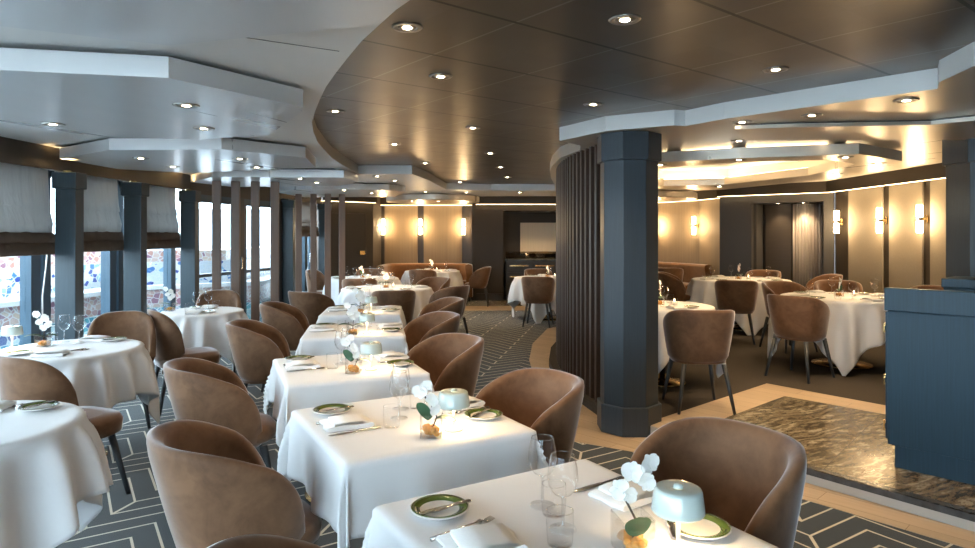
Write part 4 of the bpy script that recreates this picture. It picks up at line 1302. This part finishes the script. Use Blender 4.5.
class Table:
    def __init__(s, c, ang, z): s.c = c; s.a = ang; s.z = z
    def at(s, u, v): ca, sa = math.cos(s.a), math.sin(s.a); return (s.c[0] + u * ca - v * sa, s.c[1] + u * sa + v * ca)
    def put(s, k, u, v, rz, label, dz=0):
        x, y = s.at(u, v)
        o = K[k].put((x, y, s.z + .0045 + dz), s.a + rz, label, GR[k])
        if k == 'lamp':
            l = bpy.data.objects.new('table_lamp_bulb', lampd); COL.objects.link(l); l.location = (x, y, s.z + .108)
        return o
def pedestal(name, label, c, ang, z, top_poly_fn, group, baser=.24, h=.74):
    t = thing(name, label, 'table', (c[0], c[1], z), ang, group)
    top_poly_fn().build('tabletop', M['strip'], t)
    MB().lathe([(.035, .03), (.035, h - .045)], 16).build('pole', M['black'], t)
    MB().lathe([(baser, 0), (baser, .012), (baser * .5, .03), (.05, .05), (.04, .09)], 40).build('base', M['brass'], t)
    return t

SQ = [((.203, 1.694), 31, 'nearest square table', 0), ((-.33, 2.68), 29.5, 'second square table', 1), ((-.82, 3.80), 23, 'third square table', 1), ((-1.06, 5.20), 10, 'fourth square table', 2), ((-1.26, 6.56), 7, 'fifth square table', 2)]
for i, (c, deg, nm_, ov) in enumerate(SQ):
    ang = R(deg); hz = .74; half = .365
    pedestal('square_table', 'square pedestal table under the white cloth, %s from the camera' % nm_ if i else 'square pedestal table under the white cloth, nearest the camera', c, ang, 0,
             lambda: MB().box(-half, half, -half, half, .70, .738), 'square tables for two')
    mk_cloth(cloth('square', half + .004, .64, 0, 11 + i), 'white linen cloth draped over the %s' % nm_, 'tablecloth', (c[0], c[1], hz), ang, 'square white tablecloths')
    T = Table(c, ang, hz)
    o_ = 'on the %s' % nm_
    T.put('plate', -.245, .24, 0, 'green-rimmed bread plate at the left place ' + o_)
    T.put('bknife', -.235, .225, R(2), 'butter knife on the left bread plate ' + o_, .0155)
    if i == 0:
        T.put('fork', -.24, .115, R(8), 'steel fork beside the left bread plate ' + o_)
        T.put('napkin', -.25, .01, R(-10), 'folded white napkin at the left place ' + o_)
        T.put('knife', -.245, -.12, 0, 'steel knife at the left place ' + o_)
        T.put('wine', .02, .13, 0, 'taller-looking rear wine glass ' + o_)
        T.put('wine', -.02, -.015, 0, 'front wine glass ' + o_)
        T.put('tumbler', .015, .07, 0, 'water tumbler between the wine glasses ' + o_)
        T.put('tumbler', -.075, -.075, 0, 'water tumbler before the front wine glass ' + o_)
        T.put('knife', .26, .165, R(2), 'steel knife at the right place ' + o_)
        T.put('napkin', .265, .05, R(4), 'folded white napkin at the right place ' + o_)
        T.put('plate', .272, -.200, 0, 'green-rimmed bread plate at the right place ' + o_)
        T.put('bknife', .215, -.165, R(50), 'butter knife on the right bread plate ' + o_, .0155)
        T.put('orch0', .055, -.190, R(-20), 'white orchid with green leaf in square glass pot ' + o_)
        T.put('lamp', .150, -.245, 0, 'pale green cordless lamp ' + o_)
    else:
        T.put('fork', -.25, .105, R(4), 'steel fork at the left place ' + o_)
        T.put('napkin', -.25, .025, R(-4), 'folded white napkin at the left place ' + o_)
        T.put('knife', -.245, -.07, R(2), 'steel knife at the left place ' + o_)
        T.put('tumbler', -.10, -.08, 0, 'water tumbler at the left place ' + o_)
        T.put('wine', -.03, .02, 0, 'wine glass left of centre ' + o_)
        T.put('wine', .03, .15, 0, 'wine glass right of centre ' + o_)
        T.put('tumbler', .10, .13, 0, 'water tumbler at the right place ' + o_)
        T.put('knife', .27, .20, R(2), 'steel knife at the right place ' + o_)
        T.put('napkin', .28, .08, R(4), 'folded white napkin at the right place ' + o_)
        T.put('fork', .27, -.03, R(182), 'steel fork at the right place ' + o_)
        T.put('plate', .28, -.14, 0, 'green-rimmed bread plate at the right place ' + o_)
        T.put('bknife', .27, -.13, R(30), 'butter knife on the right bread plate ' + o_, .0155)
        T.put('orch%d' % ov, -.01, -.26 if i < 2 else -.24, R(-deg), 'white orchid in square glass pot ' + o_)
        T.put('lamp', .095, -.235 if i < 2 else -.2, 0, 'pale green cordless lamp ' + o_)

RT = [((-2.09, 2.58), .40, .72, 0, 'round window table nearest the camera', 6, 3, False, R(15)),
      ((-2.80, 4.36), .42, .74, 0, 'middle round window table', 0, 3, True, R(-8)),
      ((-2.86, 6.52), .37, .70, 0, 'farthest round window table', 0, 2, False, R(20)),
      ((-1.44, 9.30), .62, 1.02, 0, 'large round table behind the square tables', 0, 4, False, R(30)),
      ((-2.20, 11.5), .60, .98, 0, 'round table beside the far wooden poles', 0, 4, False, R(10)),
      ((-1.17, 13.78), .56, .90, 0, 'round table at the curved banquette', 0, 3, False, R(40)),
      ((1.10, 11.65), .60, 1.0, 0, 'round table before the bar niche', 0, 2, False, R(25)),
      ((1.68, 6.25), .46, .80, U, 'round table right of the octagonal column', 0, 2, False, R(20)),
      ((3.88, 7.12), .60, .98, U, 'right round table beside the blue cabinet', 0, 4, False, R(18)),
      ((3.85, 9.90), .69, 1.10, U, 'far right round table before the alcove', 0, 4, False, R(35))]
POSN = ['right', 'far', 'left', 'near']
for i, (c, r, ch, z, nm_, _, ns, lampy, rot) in enumerate(RT):
    pedestal('round_table', 'round pedestal table under its cloth, ' + nm_, c, 0, z, lambda: MB().lathe([(r - .01, .70), (r, .71), (r, .738)], 48, smooth=False), 'round tables', .30 if r > .5 else .22)
    mk_cloth(cloth('round', r + .004, ch, 0, 40 + i), 'white linen cloth draped over the ' + nm_, 'tablecloth', (c[0], c[1], z + .74), rot, 'white cloths on round tables')
    T = Table(c, 0, z + .74)
    o_ = 'on the ' + nm_
    k0 = {3: [0, 1, 3], 2: [1, 3], 4: [0, 1, 2, 3]}[ns]
    if i == 2: k0 = [1, 3]
    if i < 2: k0 = []
    if i == 0:
        T.put('plate', .14, .24, 0, 'green-rimmed bread plate with a knife ' + o_)
        T.put('bknife', .135, .24, R(70), 'butter knife on the plate ' + o_, .0155)
        T.put('napkin', -.08, .23, R(10), 'folded napkin left of the plate ' + o_)
        T.put('fork', .0, .22, R(75), 'steel fork between plate and napkin ' + o_)
    if i == 1:
        T.put('wine', -.19, .23, 0, 'wine glass nearest the window ' + o_)
        T.put('wine', -.06, .19, 0, 'wine glass near the centre ' + o_)
        T.put('tumbler', -.20, .12, 0, 'water tumbler beside the wine glasses ' + o_)
        T.put('plate', .13, .29, 0, 'green-rimmed bread plate at the far place ' + o_)
        T.put('bknife', .12, .29, R(20), 'butter knife at the far place ' + o_, .0155)
        T.put('napkin', -.03, .31, 0, 'folded napkin at the far place ' + o_)
        T.put('napkin', .05, -.27, R(12), 'folded napkin at the near place ' + o_)
        T.put('fork', .12, -.15, R(60), 'steel fork at the near place ' + o_)
        T.put('knife', .08, -.13, R(60), 'steel knife at the near place ' + o_)
        T.put('plate', -.17, -.25, 0, 'green-rimmed bread plate at the near place ' + o_)
    for k in k0:
        a = k * PI / 2 + rot * .5
        ps = POSN[k]
        def pp(kind, rad, da, rz, lb, dz=0):
            T.put(kind, rad * math.cos(a + da), rad * math.sin(a + da), rz, lb, dz)
        pp('plate', r - .13, .42, 0, 'green-rimmed bread plate at the %s place %s' % (ps, o_))
        pp('napkin', r - .13, -.05, a, 'folded napkin at the %s place %s' % (ps, o_))
        pp('wine', r - .27, -.35, 0, 'wine glass at the %s place %s' % (ps, o_))
        pp('tumbler', r - .22, -.75, 0, 'water tumbler at the %s place %s' % (ps, o_))
        pp('bknife', r - .13, .42, a + .5, 'butter knife at the %s place %s' % (ps, o_), .0155)
    if i == 0: pass
    elif lampy:
        T.put('lamp', -.36, -.04, 0, 'white cordless lamp near the window ' + o_)
        T.put('orch2', -.22, .06, R(10), 'white orchid in glass pot beside the lamp ' + o_)
    elif i == 2:
        T.put('orch2', -.30, -.05, 0, 'white orchid in glass pot ' + o_)
    else:
        T.put('orch%d' % (1 + i % 2), -.02, .02, R(10 * i), 'white orchid in glass pot ' + o_)
        T.put('candle', .10, -.06, 0, 'lit candle in a small glass ' + o_)
        l = bpy.data.objects.new('candle_light', lampd); COL.objects.link(l); l.location = (c[0] + .10, c[1] - .06, z + .74 + .16)
# remove unused prototypes' leftovers (kinds never placed)
for k in list(K.values()) + [ktub, kside, kd, ks, kp, kq]:
    if not k.used:
        for ch in list(k.root.children):
            for g2 in list(ch.children): bpy.data.objects.remove(g2)
            bpy.data.objects.remove(ch)
        bpy.data.objects.remove(k.root)
